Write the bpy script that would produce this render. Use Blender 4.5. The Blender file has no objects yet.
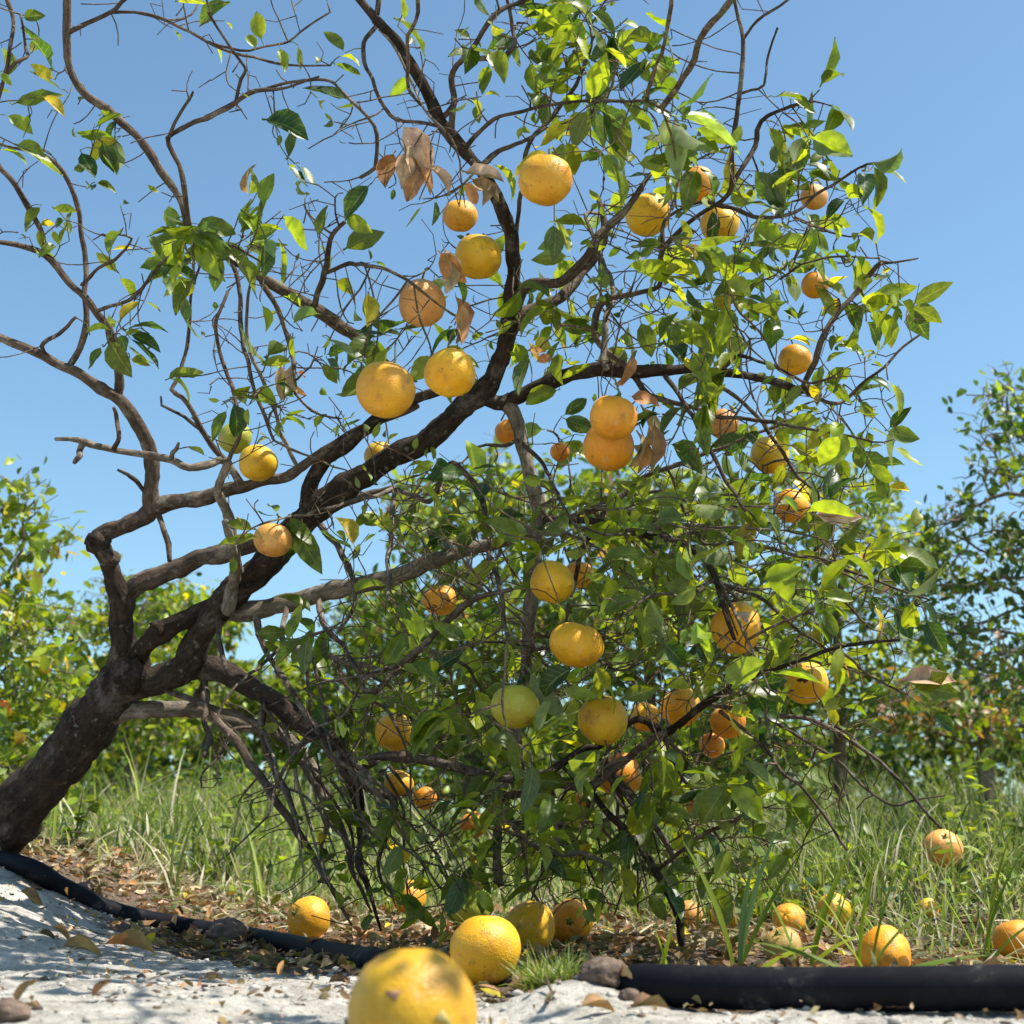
import bpy, math
import numpy as np
from mathutils import Vector
rng = np.random.default_rng(11)
S = bpy.context.scene
COL = S.collection
F = 1400.0
HZ = 870.0
TH = math.atan((HZ - 512) / F)
CAM = np.array([0, 0, 0.145])
FWD = np.array([0, math.cos(TH), math.sin(TH)])
UP = np.array([0, -math.sin(TH), math.cos(TH)])
RIGHT = np.array([1.0, 0, 0])
SUN = np.array([0.50, -0.08, 0.86]); SUN = SUN / np.linalg.norm(SUN)

def at(px, py, d):
    return CAM + d * (FWD + RIGHT * ((px - 512) / F) - UP * ((py - 512) / F))

# ------------------------------------------------------------------ noise
def _hash(i, j, k):
    n = (i * 374761393 + j * 668265263 + k * 2147483647 + 144665) & 0xffffffff
    n = ((n ^ (n >> 13)) * 1274126177) & 0xffffffff
    return ((n ^ (n >> 16)) & 0xffff) / 65535.0

def vnoise(P):
    P = np.asarray(P, float)
    I = np.floor(P).astype(np.int64); f = P - I; f = f * f * (3 - 2 * f)
    r = 0
    for a in (0, 1):
        for b in (0, 1):
            for c in (0, 1):
                w = (f[..., 0] if a else 1 - f[..., 0]) * (f[..., 1] if b else 1 - f[..., 1]) * (f[..., 2] if c else 1 - f[..., 2])
                r = r + w * _hash(I[..., 0] + a, I[..., 1] + b, I[..., 2] + c)
    return r * 2 - 1

def v2(x, y, s, seed=0.0):
    return vnoise(np.stack([x * s, y * s, np.full_like(x, seed)], -1))

# ------------------------------------------------------------------ terrain
def terrain(x, y, fine=True):
    x = np.asarray(x, float); y = np.asarray(y, float)
    dx = np.where(x < -1.14, 0, x + 1.14)
    z = 0.175 * np.exp(-dx ** 2 / (2 * .27 ** 2)) * np.exp(-np.where(y > 3.0, 0, y - 3.0) ** 2 / (2 * .75 ** 2))
    z = z + np.where(y > 2.9, 0.05 * (y - 2.9), 0) - np.where(y > 12, 0.035 * (y - 12), 0)
    z = z * 1.0
    z = z + .10 * np.exp(-((x - .98) ** 2 + (y - 3.25) ** 2) / (2 * .28 ** 2))
    z = z + .032 * np.exp(-((x - .055) ** 2 / (2 * .05 ** 2) + (y - 1.655) ** 2 / (2 * .045 ** 2)))
    z = z - np.where(y > 40, 0.0149 * (y - 40), 0)
    z = z + .012 * v2(x, y, 2.3, 3.3)
    if fine:
        near = np.clip((6 - y) / 3, 0, 1)
        z = z + near * (.007 * v2(x, y, 8, 1.1) + .004 * v2(x, y, 21, 7.7) + .0034 * np.abs(v2(x, y, 52, 2.7)) + .0024 * v2(x, y, 120, 4.4))
    return z

def ground_hit(px, py, dmin=0.6):
    d = dmin; prev = None
    while d < 14:
        p = at(px, py, d)
        if p[2] < float(terrain(p[0], p[1], False)): return p, d
        d += 0.01
    return at(px, py, 6.0), 6.0

def gz(x, y): return float(terrain(np.array([x]), np.array([y]))[0])

# ------------------------------------------------------------------ mesh helpers
def np_mesh(name, V, Q, mat, parent=None, tint=None, luv=None, smooth=True, link=True):
    V = np.asarray(V, np.float32); Q = np.asarray(Q, np.int32)
    me = bpy.data.meshes.new(name)
    n = Q.shape[1]
    me.vertices.add(len(V)); me.vertices.foreach_set('co', V.ravel())
    me.loops.add(Q.size); me.loops.foreach_set('vertex_index', Q.ravel())
    me.polygons.add(len(Q))
    me.polygons.foreach_set('loop_start', np.arange(0, Q.size, n, dtype=np.int32))
    me.polygons.foreach_set('loop_total', np.full(len(Q), n, np.int32))
    me.polygons.foreach_set('use_smooth', np.full(len(Q), smooth, bool))
    if tint is not None:
        a = me.color_attributes.new('tint', 'FLOAT_COLOR', 'POINT')
        a.data.foreach_set('color', np.concatenate([tint, np.ones((len(tint), 1))], 1).astype(np.float32).ravel())
    if luv is not None:
        a = me.attributes.new('luv', 'FLOAT_VECTOR', 'POINT')
        a.data.foreach_set('vector', luv.astype(np.float32).ravel())
    me.update(calc_edges=True); me.validate()
    me.materials.append(mat)
    o = bpy.data.objects.new(name, me)
    if link: COL.objects.link(o)
    if parent is not None: o.parent = parent
    return o

def tag(o, label=None, cat=None, group=None, kind=None):
    if label: o['label'] = label
    if cat: o['category'] = cat
    if group: o['group'] = group
    if kind: o['kind'] = kind
    return o

def empty(name, label, cat, loc=(0, 0, 0), group=None):
    o = bpy.data.objects.new(name, None); COL.objects.link(o)
    o.location = loc; o.empty_display_size = 0.05
    return tag(o, label, cat, group)

def merge(parts):
    Vs, Qs, n = [], [], 0
    for V, Q in parts:
        Vs.append(V); Qs.append(Q + n); n += len(V)
    return np.concatenate(Vs), np.concatenate(Qs)

def catmull(P, step):
    P = np.asarray(P, float)
    if len(P) < 3:
        n = max(2, int(np.linalg.norm(P[-1, :3] - P[0, :3]) / step) + 1)
        t = np.linspace(0, 1, n)[:, None]
        return P[0] * (1 - t) + P[-1] * t
    E = np.concatenate([[2 * P[0] - P[1]], P, [2 * P[-1] - P[-2]]])
    out = []
    for i in range(1, len(E) - 2):
        a, b, c, d = E[i - 1], E[i], E[i + 1], E[i + 2]
        n = max(1, int(np.linalg.norm((c - b)[:3]) / step))
        t = (np.arange(n) / n)[:, None]
        out.append(.5 * (2 * b + (c - a) * t + (2 * a - 5 * b + 4 * c - d) * t ** 2 + (3 * b - a - 3 * c + d) * t ** 3))
    out.append(P[-1:])
    return np.concatenate(out)

def tube_uv(C, R, sides):
    L = np.concatenate([[0], np.cumsum(np.linalg.norm(np.diff(C, axis=0), axis=1))]); a = np.arange(sides) * 2 * math.pi / sides
    r = np.maximum(R, .006)[:, None]
    U = np.stack([np.cos(a)[None] * r, np.sin(a)[None] * r, np.repeat(L[:, None], sides, 1) * .38], -1).reshape(-1, 3)
    return np.concatenate([U, U[-1:], U[:1]]) + np.asarray(C[0]) * 3

def tube(C, R, sides=6, rough=0.0, cap=True, freq=40.):
    C = np.asarray(C, float); R = np.asarray(R, float)
    n = len(C)
    T = np.gradient(C, axis=0); T /= (np.linalg.norm(T, axis=1)[:, None] + 1e-9)
    u = np.cross(T[0], [0.31, 0.2, 0.93]); u /= np.linalg.norm(u) + 1e-9
    ang = np.arange(sides) * 2 * math.pi / sides
    V = np.empty((n, sides, 3))
    for i in range(n):
        u = u - T[i] * np.dot(u, T[i]); u /= np.linalg.norm(u) + 1e-9
        w = np.cross(T[i], u)
        V[i] = C[i] + R[i] * (np.cos(ang)[:, None] * u + np.sin(ang)[:, None] * w)
    V = V.reshape(-1, 3)
    if rough > 0:
        N = V - np.repeat(C, sides, 0)
        k = 1 + rough * vnoise(V * freq) + rough * .6 * vnoise(V * freq * 2.7) + rough * .9 * vnoise(V * freq * .35)
        V = np.repeat(C, sides, 0) + N * k[:, None]
    i = np.arange(n - 1)[:, None] * sides; j = np.arange(sides)[None]; j2 = (j + 1) % sides
    Q = np.stack([i + j, i + j2, i + sides + j2, i + sides + j], -1).reshape(-1, 4)
    if cap:
        m = len(V)
        V = np.concatenate([V, [C[-1] + T[-1] * R[-1] * .6], [C[0] - T[0] * R[0] * .3]])
        j = np.arange(0, sides, 2)
        b = (n - 1) * sides
        Q = np.concatenate([Q, np.stack([b + j, b + (j + 1) % sides, b + (j + 2) % sides, np.full_like(j, m)], -1),
                            np.stack([(j + 2) % sides, (j + 1) % sides, j, np.full_like(j, m + 1)], -1)])
    return V, Q

# ------------------------------------------------------------------ leaves
def nrm(a): return a / (np.linalg.norm(a, axis=-1, keepdims=True) + 1e-9)

LT = np.array([0, .10, .24, .42, .62, .82, 1.0]); LW = np.array([.05, .06, .72, 1.0, .92, .52, .02])
LT2 = np.array([0, .3, .68, 1.0]); LW2 = np.array([.08, .95, .85, .02])

def leaves(base, dirs, norm, length, width, bend, fold, tint, T=LT, W=LW, wave=None, twist=None):
    N = len(base); ns = len(T)
    d = nrm(dirs); s = nrm(np.cross(d, norm)); n = np.cross(s, d)
    b = np.where(np.abs(bend) < .02, .02, bend)[:, None]
    t = T[None]
    along = np.sin(b * t) / b * length[:, None]
    down = -(1 - np.cos(b * t)) / b * length[:, None]
    mid = base[:, None] + d[:, None] * along[..., None] + n[:, None] * down[..., None]
    nn = d[:, None] * np.sin(b * t)[..., None] + n[:, None] * np.cos(b * t)[..., None]
    w = (W[None] * (width * .5 * length)[:, None])
    if twist is None: twist = np.zeros(N)
    tw = twist[:, None] * t
    ss = s[:, None] * np.cos(tw)[..., None] + nn * np.sin(tw)[..., None]
    nn = nn * np.cos(tw)[..., None] - s[:, None] * np.sin(tw)[..., None]
    V = np.empty((N, ns, 3, 3))
    if wave is None: wave = np.zeros(N)
    wl = wave[:, None] * np.sin(t * 11 + base[:, :1] * 90) * length[:, None]
    wr = wave[:, None] * np.sin(t * 10 + base[:, 1:2] * 90 + 2) * length[:, None]
    fz = fold[:, None] * w
    V[:, :, 0] = mid - ss * w[..., None] + nn * (fz + wl)[..., None]
    V[:, :, 1] = mid
    V[:, :, 2] = mid + ss * w[..., None] + nn * (fz + wr)[..., None]
    o = np.arange(N)[:, None, None] * ns * 3 + np.arange(ns - 1)[None, :, None] * 3 + np.arange(2)[None, None]
    Q = np.stack([o, o + 1, o + 4, o + 3], -1).reshape(-1, 4)
    luv = np.zeros((N, ns, 3, 3)); luv[..., 0] = np.array([-1, 0, 1]); luv[..., 1] = T[None, :, None]
    luv[..., 2] = rng.random(N)[:, None, None]
    tt = np.repeat(tint, ns * 3, 0)
    return V.reshape(-1, 3), Q, tt, luv.reshape(-1, 3)

TINT = {'d': (.032, .080, .014), 'g': (.125, .18, .014), 'l': (.27, .34, .022), 'y': (.56, .43, .03),
        'p': (.17, .24, .09), 'b': (.33, .185, .10), 't': (.56, .40, .28), 'o': (.50, .24, .10)}
def tints(codes):
    base = np.array([TINT[c] for c in codes])
    v = rng.normal(1, .16, (len(codes), 1)); h = rng.normal(0, .08, (len(codes), 3)) * [1, .4, .6]
    return np.clip(base * np.clip(v, .5, 1.6) * (1 + h), .005, .9)

# ------------------------------------------------------------------ growth
def colonize(seeds, attr, step, kill, infl, jit=.25, iters=120, spheres=None, grav=0.0):
    nodes = [p for p in seeds]; parent = [-1] * len(seeds)
    P = np.array(nodes); A = np.array(attr); alive = np.ones(len(A), bool)
    near = np.full(len(A), -1); nd = np.full(len(A), 1e9)
    hit = np.full(len(A), -1)
    def upd(newP, off):
        idx = np.where(alive)[0]
        if not len(idx) or not len(newP): return
        for c in range(0, len(idx), 800):
            ii = idx[c:c + 800]
            D = np.linalg.norm(A[ii][:, None] - newP[None], axis=2)
            m = D.argmin(1); dm = D[np.arange(len(ii)), m]
            b = dm < nd[ii]
            nd[ii[b]] = dm[b]; near[ii[b]] = m[b] + off
    upd(P, 0)
    for it in range(iters):
        act = np.where(alive & (nd < infl))[0]
        if not len(act): break
        u, inv = np.unique(near[act], return_inverse=True)
        allP = np.array(nodes)
        dirs = nrm(A[act] - allP[near[act]])
        acc = np.zeros((len(u), 3)); np.add.at(acc, inv, dirs)
        acc = nrm(nrm(acc) + rng.normal(0, jit, acc.shape) + np.array([0, 0, -grav]))
        new = allP[u] + acc * step
        if spheres is not None:
            for c, r in spheres:
                v = new - c; L = np.linalg.norm(v, axis=1); m = L < r
                new[m] = c + v[m] / (L[m, None] + 1e-6) * r
        off = len(nodes)
        nodes.extend(list(new)); parent.extend(list(u))
        upd(new, off)
        k = alive & (nd < kill)
        hit[k] = near[k]; alive[k] = False
    return np.array(nodes), np.array(parent), hit

def chains(nodes, parent, ns):
    n = len(nodes); kids = [[] for _ in range(n)]
    for i in range(ns, n): kids[parent[i]].append(i)
    tips = np.zeros(n)
    for i in range(n - 1, ns - 1, -1):
        if tips[i] == 0: tips[i] = 1
        if parent[i] >= ns: tips[parent[i]] += tips[i]
    out = []; stack = [(p, k) for p in range(ns) for k in kids[p]]
    while stack:
        p, k = stack.pop()
        ch = [p, k]
        while kids[k]:
            ks = sorted(kids[k], key=lambda q: -tips[q])
            for q in ks[1:]: stack.append((k, q))
            k = ks[0]; ch.append(k)
        out.append(ch)
    return out, tips

# ------------------------------------------------------------------ materials
def mat(name):
    m = bpy.data.materials.new(name); m.use_nodes = True
    nt = m.node_tree; nt.nodes.clear()
    out = nt.nodes.new('ShaderNodeOutputMaterial')
    b = nt.nodes.new('ShaderNodeBsdfPrincipled'); nt.links.new(b.outputs[0], out.inputs[0])
    return m, nt, b, out
def N(nt, t, **kw):
    n = nt.nodes.new(t)
    for k, v in kw.items():
        if hasattr(n, k): setattr(n, k, v)
        else: n.inputs[k.replace('_', ' ')].default_value = v
    return n
def ramp(nt, src, stops):
    r = nt.nodes.new('ShaderNodeValToRGB'); e = r.color_ramp.elements
    while len(e) < len(stops): e.new(0.5)
    for q, (p, c) in zip(e, stops): q.position = p; q.color = (*c, 1) if len(c) == 3 else c
    nt.links.new(src, r.inputs[0]); return r
def mixc(nt, fac, a, b, mode='MIX'):
    m = nt.nodes.new('ShaderNodeMix'); m.data_type = 'RGBA'; m.blend_type = mode
    for s, v in ((m.inputs[0], fac), (m.inputs[6], a), (m.inputs[7], b)):
        if isinstance(v, (int, float)): s.default_value = v
        elif isinstance(v, tuple): s.default_value = (*v, 1)
        else: nt.links.new(v, s)
    return m.outputs[2]
def noise(nt, vec, scale, detail=4, rough=.55):
    n = nt.nodes.new('ShaderNodeTexNoise'); n.inputs['Scale'].default_value = scale
    n.inputs['Detail'].default_value = detail; n.inputs['Roughness'].default_value = rough
    if vec is not None: nt.links.new(vec, n.inputs['Vector'])
    return n.outputs['Fac']
def bump(nt, b, h, strength, dist):
    n = nt.nodes.new('ShaderNodeBump'); n.inputs['Strength'].default_value = strength; n.inputs['Distance'].default_value = dist
    nt.links.new(h, n.inputs['Height']); nt.links.new(n.outputs[0], b.inputs['Normal'])
def objco(nt): return nt.nodes.new('ShaderNodeTexCoord').outputs['Object']

def leaf_mat(name, trans=.48, rough=.38, vein=True, spec=.5, tmul=(1.75, 1.65, .5)):
    m, nt, b, out = mat(name)
    a = nt.nodes.new('ShaderNodeAttribute'); a.attribute_name = 'tint'
    l = nt.nodes.new('ShaderNodeAttribute'); l.attribute_name = 'luv'
    c = a.outputs['Color']
    co = objco(nt)
    if vein:
        sp = nt.nodes.new('ShaderNodeSeparateXYZ'); nt.links.new(l.outputs['Vector'], sp.inputs[0])
        ab = N(nt, 'ShaderNodeMath', operation='ABSOLUTE'); nt.links.new(sp.outputs[0], ab.inputs[0])
        r = ramp(nt, ab.outputs[0], [(0.0, (.55, .55, .55)), (.09, (0, 0, 0))])
        # side veins
        ml = N(nt, 'ShaderNodeMath', operation='MULTIPLY_ADD'); nt.links.new(sp.outputs[1], ml.inputs[0]); ml.inputs[1].default_value = 52
        m2 = N(nt, 'ShaderNodeMath', operation='MULTIPLY'); nt.links.new(ab.outputs[0], m2.inputs[0]); m2.inputs[1].default_value = -9
        nt.links.new(m2.outputs[0], ml.inputs[2])
        sn = N(nt, 'ShaderNodeMath', operation='SINE'); nt.links.new(ml.outputs[0], sn.inputs[0])
        vr = ramp(nt, sn.outputs[0], [(.75, (0, 0, 0)), (1., (.22, .22, .22))])
        c = mixc(nt, r.outputs[0], c, (.38, .42, .13))
        c = mixc(nt, vr.outputs[0], c, (.3, .36, .08))
        sc = ramp(nt, noise(nt, co, 55, 3), [(.36, (.62, .62, .62)), (.62, (1.15, 1.12, 1.0))])
        c = mixc(nt, 1.0, c, sc.outputs[0], 'MULTIPLY')
        sp2 = ramp(nt, noise(nt, co, 160, 2), [(.72, (0, 0, 0)), (.78, (.8, .8, .8))])
        c = mixc(nt, sp2.outputs[0], c, (.12, .07, .02))
    g = nt.nodes.new('ShaderNodeNewGeometry')
    under = mixc(nt, .45, c, (.24, .30, .13))
    cf = mixc(nt, g.outputs['Backfacing'], c, under)
    nt.links.new(cf, b.inputs['Base Color'])
    rr = ramp(nt, g.outputs['Backfacing'], [(0, (rough,) * 3), (1, (.65,) * 3)])
    nt.links.new(rr.outputs[0], b.inputs['Roughness'])
    b.inputs['Specular IOR Level'].default_value = spec
    tr = nt.nodes.new('ShaderNodeBsdfTranslucent')
    tc = mixc(nt, 1.0, c, tmul, 'MULTIPLY')
    nt.links.new(tc, tr.inputs[0])
    mx = nt.nodes.new('ShaderNodeMixShader'); mx.inputs[0].default_value = trans
    nt.links.new(b.outputs[0], mx.inputs[1]); nt.links.new(tr.outputs[0], mx.inputs[2]); nt.links.new(mx.outputs[0], out.inputs[0])
    if vein: bump(nt, b, vr.outputs[0], .3, .001)
    return m
M_LEAF = leaf_mat('citrus_leaf')
M_LEAFBG = leaf_mat('background_leaf', .4, .45, False)
M_GRASS = leaf_mat('grass_blade', .35, .55, False, .25, (1.25, 1.3, .8))
M_DEAD = leaf_mat('dead_leaf', .15, .65, True, .2, (1.3, 1.0, .7))

def bark_mat(name, c1, c2, c3, scale=1.0, bd=.004, along=True):
    m, nt, b, out = mat(name)
    if along:
        l = nt.nodes.new('ShaderNodeAttribute'); l.attribute_name = 'luv'; co = l.outputs['Vector']
    else: co = objco(nt)
    n1 = noise(nt, co, 26 * scale, 8, .7); n2 = noise(nt, co, 120 * scale, 6, .75); n4 = noise(nt, objco(nt), 14 * scale, 5, .7)
    r1 = ramp(nt, n1, [(.34, c1), (.5, tuple((p + q) / 2 for p, q in zip(c1, c2))), (.64, c2)])
    r3 = ramp(nt, n4, [(.54, (0, 0, 0)), (.66, (.8, .8, .8))])
    c = mixc(nt, r3.outputs[0], r1.outputs[0], c3)
    r2 = ramp(nt, n2, [(.32, (.35, .32, .30)), (.5, (.95, .95, .95)), (.68, (1.35, 1.32, 1.28))])
    c = mixc(nt, 1.0, c, r2.outputs[0], 'MULTIPLY')
    li = ramp(nt, noise(nt, objco(nt), 55 * scale, 4, .6), [(.63, (0, 0, 0)), (.69, (.6, .6, .6))])
    c = mixc(nt, li.outputs[0], c, (.27, .29, .22))
    nt.links.new(c, b.inputs['Base Color'])
    b.inputs['Roughness'].default_value = .9; b.inputs['Specular IOR Level'].default_value = .18
    ad = N(nt, 'ShaderNodeMath', operation='MULTIPLY_ADD'); nt.links.new(n2, ad.inputs[0]); ad.inputs[1].default_value = .8
    nt.links.new(n1, ad.inputs[2])
    bump(nt, b, ad.outputs[0], 1.0, bd)
    return m
M_TRUNK = bark_mat('trunk_bark', (.022, .015, .011), (.095, .067, .048), (.19, .16, .135), 1.0, .014)
M_LIMB = bark_mat('limb_bark', (.045, .030, .022), (.19, .14, .105), (.30, .26, .21), 1.3, .006)
M_GREY = bark_mat('pale_bark', (.09, .07, .052), (.27, .225, .175), (.38, .34, .28), 1.5, .004)
M_TWIG = bark_mat('twig_bark', (.045, .03, .022), (.19, .135, .09), (.17, .18, .08), 1.6, .001, False)
M_BGBARK = bark_mat('background_bark', (.10, .075, .05), (.28, .22, .17), (.3, .27, .22), .5, .004, False)

def peel_mat():
    m, nt, b, out = mat('orange_peel')
    oi = nt.nodes.new('ShaderNodeObjectInfo'); co = objco(nt)
    of = N(nt, 'ShaderNodeVectorMath', operation='ADD'); nt.links.new(co, of.inputs[0])
    ml = N(nt, 'ShaderNodeMath', operation='MULTIPLY'); nt.links.new(oi.outputs['Random'], ml.inputs[0]); ml.inputs[1].default_value = 37
    nt.links.new(ml.outputs[0], of.inputs[1]); v = of.outputs[0]
    lo = noise(nt, v, 16, 3)
    var = ramp(nt, lo, [(.3, (.78, .62, .45)), (.7, (1.15, 1.18, 1.3))])
    c = mixc(nt, 1.0, oi.outputs['Color'], var.outputs[0], 'MULTIPLY')
    gn = noise(nt, v, 9, 2)
    ga = N(nt, 'ShaderNodeMath', operation='MULTIPLY_ADD'); nt.links.new(oi.outputs['Alpha'], ga.inputs[0]); ga.inputs[1].default_value = 1.0
    gs = N(nt, 'ShaderNodeMath', operation='MULTIPLY_ADD', use_clamp=True); nt.links.new(gn, gs.inputs[0]); gs.inputs[1].default_value = 2.2; gs.inputs[2].default_value = -1.1
    gm = N(nt, 'ShaderNodeMath', operation='MULTIPLY', use_clamp=True)
    g2 = N(nt, 'ShaderNodeMath', operation='ADD', use_clamp=True); nt.links.new(gs.outputs[0], g2.inputs[0]); nt.links.new(oi.outputs['Alpha'], g2.inputs[1])
    nt.links.new(g2.outputs[0], gm.inputs[0]); nt.links.new(oi.outputs['Alpha'], gm.inputs[1])
    c = mixc(nt, gm.outputs[0], c, (.30, .33, .03))
    # wind scars and specks
    s1 = ramp(nt, noise(nt, v, 30, 6, .72), [(.555, (0, 0, 0)), (.66, (.6, .6, .6))])
    c = mixc(nt, s1.outputs[0], c, (.30, .14, .045))
    s2 = ramp(nt, noise(nt, v, 210, 2, .5), [(.66, (0, 0, 0)), (.74, (.7, .7, .7))])
    c = mixc(nt, s2.outputs[0], c, (.26, .11, .02))
    s3 = ramp(nt, noise(nt, v, 48, 4, .6), [(.60, (0, 0, 0)), (.74, (.45, .45, .45))])
    c = mixc(nt, s3.outputs[0], c, (.62, .45, .26))
    nt.links.new(c, b.inputs['Base Color'])
    b.inputs['Roughness'].default_value = .42; b.inputs['Specular IOR Level'].default_value = .4
    b.inputs['Subsurface Weight'].default_value = .08; b.inputs['Subsurface Scale'].default_value = .01
    b.inputs['Subsurface Radius'].default_value = (1, .4, .1)
    vo = nt.nodes.new('ShaderNodeTexVoronoi'); vo.inputs['Scale'].default_value = 480; nt.links.new(v, vo.inputs['Vector'])
    ad = N(nt, 'ShaderNodeMath', operation='MULTIPLY_ADD'); nt.links.new(noise(nt, v, 60, 4), ad.inputs[0]); ad.inputs[1].default_value = 1.5
    nt.links.new(vo.outputs['Distance'], ad.inputs[2])
    bump(nt, b, ad.outputs[0], .45, .0012)
    return m
M_PEEL = peel_mat()
def plain(name, c, rough=.7, n=40, var=.35, bd=.001, spec=.3):
    m, nt, b, out = mat(name); co = objco(nt)
    r = ramp(nt, noise(nt, co, n, 5, .65), [(.3, tuple(x * (1 - var) for x in c)), (.7, tuple(min(1, x * (1 + var)) for x in c))])
    nt.links.new(r.outputs[0], b.inputs['Base Color']); b.inputs['Roughness'].default_value = rough; b.inputs['Specular IOR Level'].default_value = spec
    bump(nt, b, noise(nt, co, n * 3, 5, .7), .7, bd)
    return m
M_CALYX = plain('green_stem', (.13, .16, .04), .6, 200)
M_SCAR = plain('scarred_rind', (.30, .17, .12), .8, 90, .5)
M_CLOD = plain('dirt_clod', (.17, .12, .09), .95, 60, .5, .006)

# ------------------------------------------------------------------ world, sun, camera
w = bpy.data.worlds.new('World'); S.world = w; w.use_nodes = True
nt = w.node_tree; nt.nodes.clear()
wo = nt.nodes.new('ShaderNodeOutputWorld'); bg = nt.nodes.new('ShaderNodeBackground'); sky = nt.nodes.new('ShaderNodeTexSky')
sky.sky_type = 'NISHITA'; sky.sun_disc = False
EL = math.asin(SUN[2]); AZ = math.atan2(SUN[0], SUN[1])
sky.sun_elevation = EL; sky.sun_rotation = AZ
sky.air_density = 1.0; sky.dust_density = .8; sky.ozone_density = 1.6; sky.altitude = 0
bg.inputs[1].default_value = .118
tm = nt.nodes.new('ShaderNodeMix'); tm.data_type = 'RGBA'; tm.blend_type = 'MULTIPLY'; tm.inputs[0].default_value = 1; tm.inputs[7].default_value = (.86, 1.04, 1.02, 1)
nt.links.new(sky.outputs[0], tm.inputs[6]); nt.links.new(tm.outputs[2], bg.inputs[0]); nt.links.new(bg.outputs[0], wo.inputs[0])
sl = bpy.data.lights.new('sun', 'SUN'); sl.energy = 5.0; sl.angle = math.radians(.53); sl.color = (1, .95, .86)
so = bpy.data.objects.new('sun', sl); COL.objects.link(so)
so.rotation_euler = Vector(SUN.tolist()).to_track_quat('Z', 'Y').to_euler(); so.location = (3, 2, 6)
cd = bpy.data.cameras.new('camera'); cd.sensor_width = 36; cd.lens = F / 1024 * 36; cd.clip_start = .05; cd.clip_end = 2000
cd.dof.use_dof = True; cd.dof.focus_distance = 2.35; cd.dof.aperture_fstop = 7.5
co_ = bpy.data.objects.new('camera', cd); COL.objects.link(co_); co_.location = CAM.tolist(); co_.rotation_euler = (math.pi / 2 + TH, 0, 0)
S.camera = co_
S.view_settings.view_transform = 'Standard'; S.view_settings.look = 'None'; S.view_settings.exposure = .72; S.view_settings.gamma = 1
S.render.engine = 'CYCLES'
S.cycles.max_bounces = 8; S.cycles.transmission_bounces = 6; S.cycles.diffuse_bounces = 4

# ------------------------------------------------------------------ ground
def soil_mask(x, y):
    # boundary line of bare sand: follows the pipe
    xb = np.array([-3, -1.6, -1.15, -.7, -.3, 0.05, .4, 1.2, 3]); yb = np.array([3.2, 3.05, 3.0, 2.7, 2.05, 1.72, 1.55, 1.45, 1.4])
    return y - np.interp(x, xb, yb) + .10 * v2(x, y, 6, 5.) + .06 * v2(x, y, 22, 9.)
gx = np.concatenate([-np.geomspace(400, 2.05, 46), np.linspace(-2, 2, 420), np.geomspace(2.05, 400, 46)])
gy = np.concatenate([np.linspace(-30, .45, 14), np.linspace(.5, 4.2, 400), np.geomspace(4.25, 900, 90)])
X, Y = np.meshgrid(gx, gy)
Z = terrain(X.ravel(), Y.ravel())
V = np.stack([X.ravel(), Y.ravel(), Z], 1)
nx, ny = len(gx), len(gy)
i, j = np.meshgrid(np.arange(nx - 1), np.arange(ny - 1)); a = (j * nx + i).ravel()
Q = np.stack([a, a + 1, a + nx + 1, a + nx], 1)
sm = soil_mask(X.ravel(), Y.ravel())
sv = np.clip(sm / .10 + .5, 0, 1); gv = np.clip((Y.ravel() - 3.3) / 1.2, 0, 1)
m, nt, b, out = mat('sandy_ground')
at_ = nt.nodes.new('ShaderNodeAttribute'); at_.attribute_name = 'tint'
sp = nt.nodes.new('ShaderNodeSeparateColor'); nt.links.new(at_.outputs['Color'], sp.inputs[0])
co = objco(nt)
n1 = noise(nt, co, 14, 8, .7); n2 = noise(nt, co, 120, 6, .75); n3 = noise(nt, co, 420, 3, .6)
sand = ramp(nt, n1, [(.34, (.34, .305, .255)), (.5, (.55, .51, .445)), (.66, (.70, .66, .585))]).outputs[0]
sg = ramp(nt, n2, [(.28, (.42, .38, .34)), (.5, (.95, .95, .95)), (.8, (1.12, 1.12, 1.12))]).outputs[0]
sand = mixc(nt, 1.0, sand, sg, 'MULTIPLY')
db = ramp(nt, n3, [(.66, (0, 0, 0)), (.72, (.8, .8, .8))]).outputs[0]
sand = mixc(nt, db, sand, (.14, .10, .07))
soil = ramp(nt, n2, [(.3, (.05, .034, .022)), (.55, (.16, .115, .08)), (.75, (.38, .32, .26))]).outputs[0]
gr = ramp(nt, n1, [(.35, (.07, .10, .025)), (.65, (.16, .17, .06))]).outputs[0]
c = mixc(nt, sp.outputs[0], sand, soil); c = mixc(nt, sp.outputs[1], c, gr)
nt.links.new(c, b.inputs['Base Color']); b.inputs['Roughness'].default_value = .95; b.inputs['Specular IOR Level'].default_value = .1
ad = N(nt, 'ShaderNodeMath', operation='MULTIPLY_ADD'); nt.links.new(n2, ad.inputs[0]); ad.inputs[1].default_value = 1.0; nt.links.new(n1, ad.inputs[2])
bump(nt, b, ad.outputs[0], .9, .008)
M_GROUND = m
g = np_mesh('ground', V, Q, M_GROUND, tint=np.stack([sv, gv, gv * 0], 1))
tag(g, kind='structure')

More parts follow.
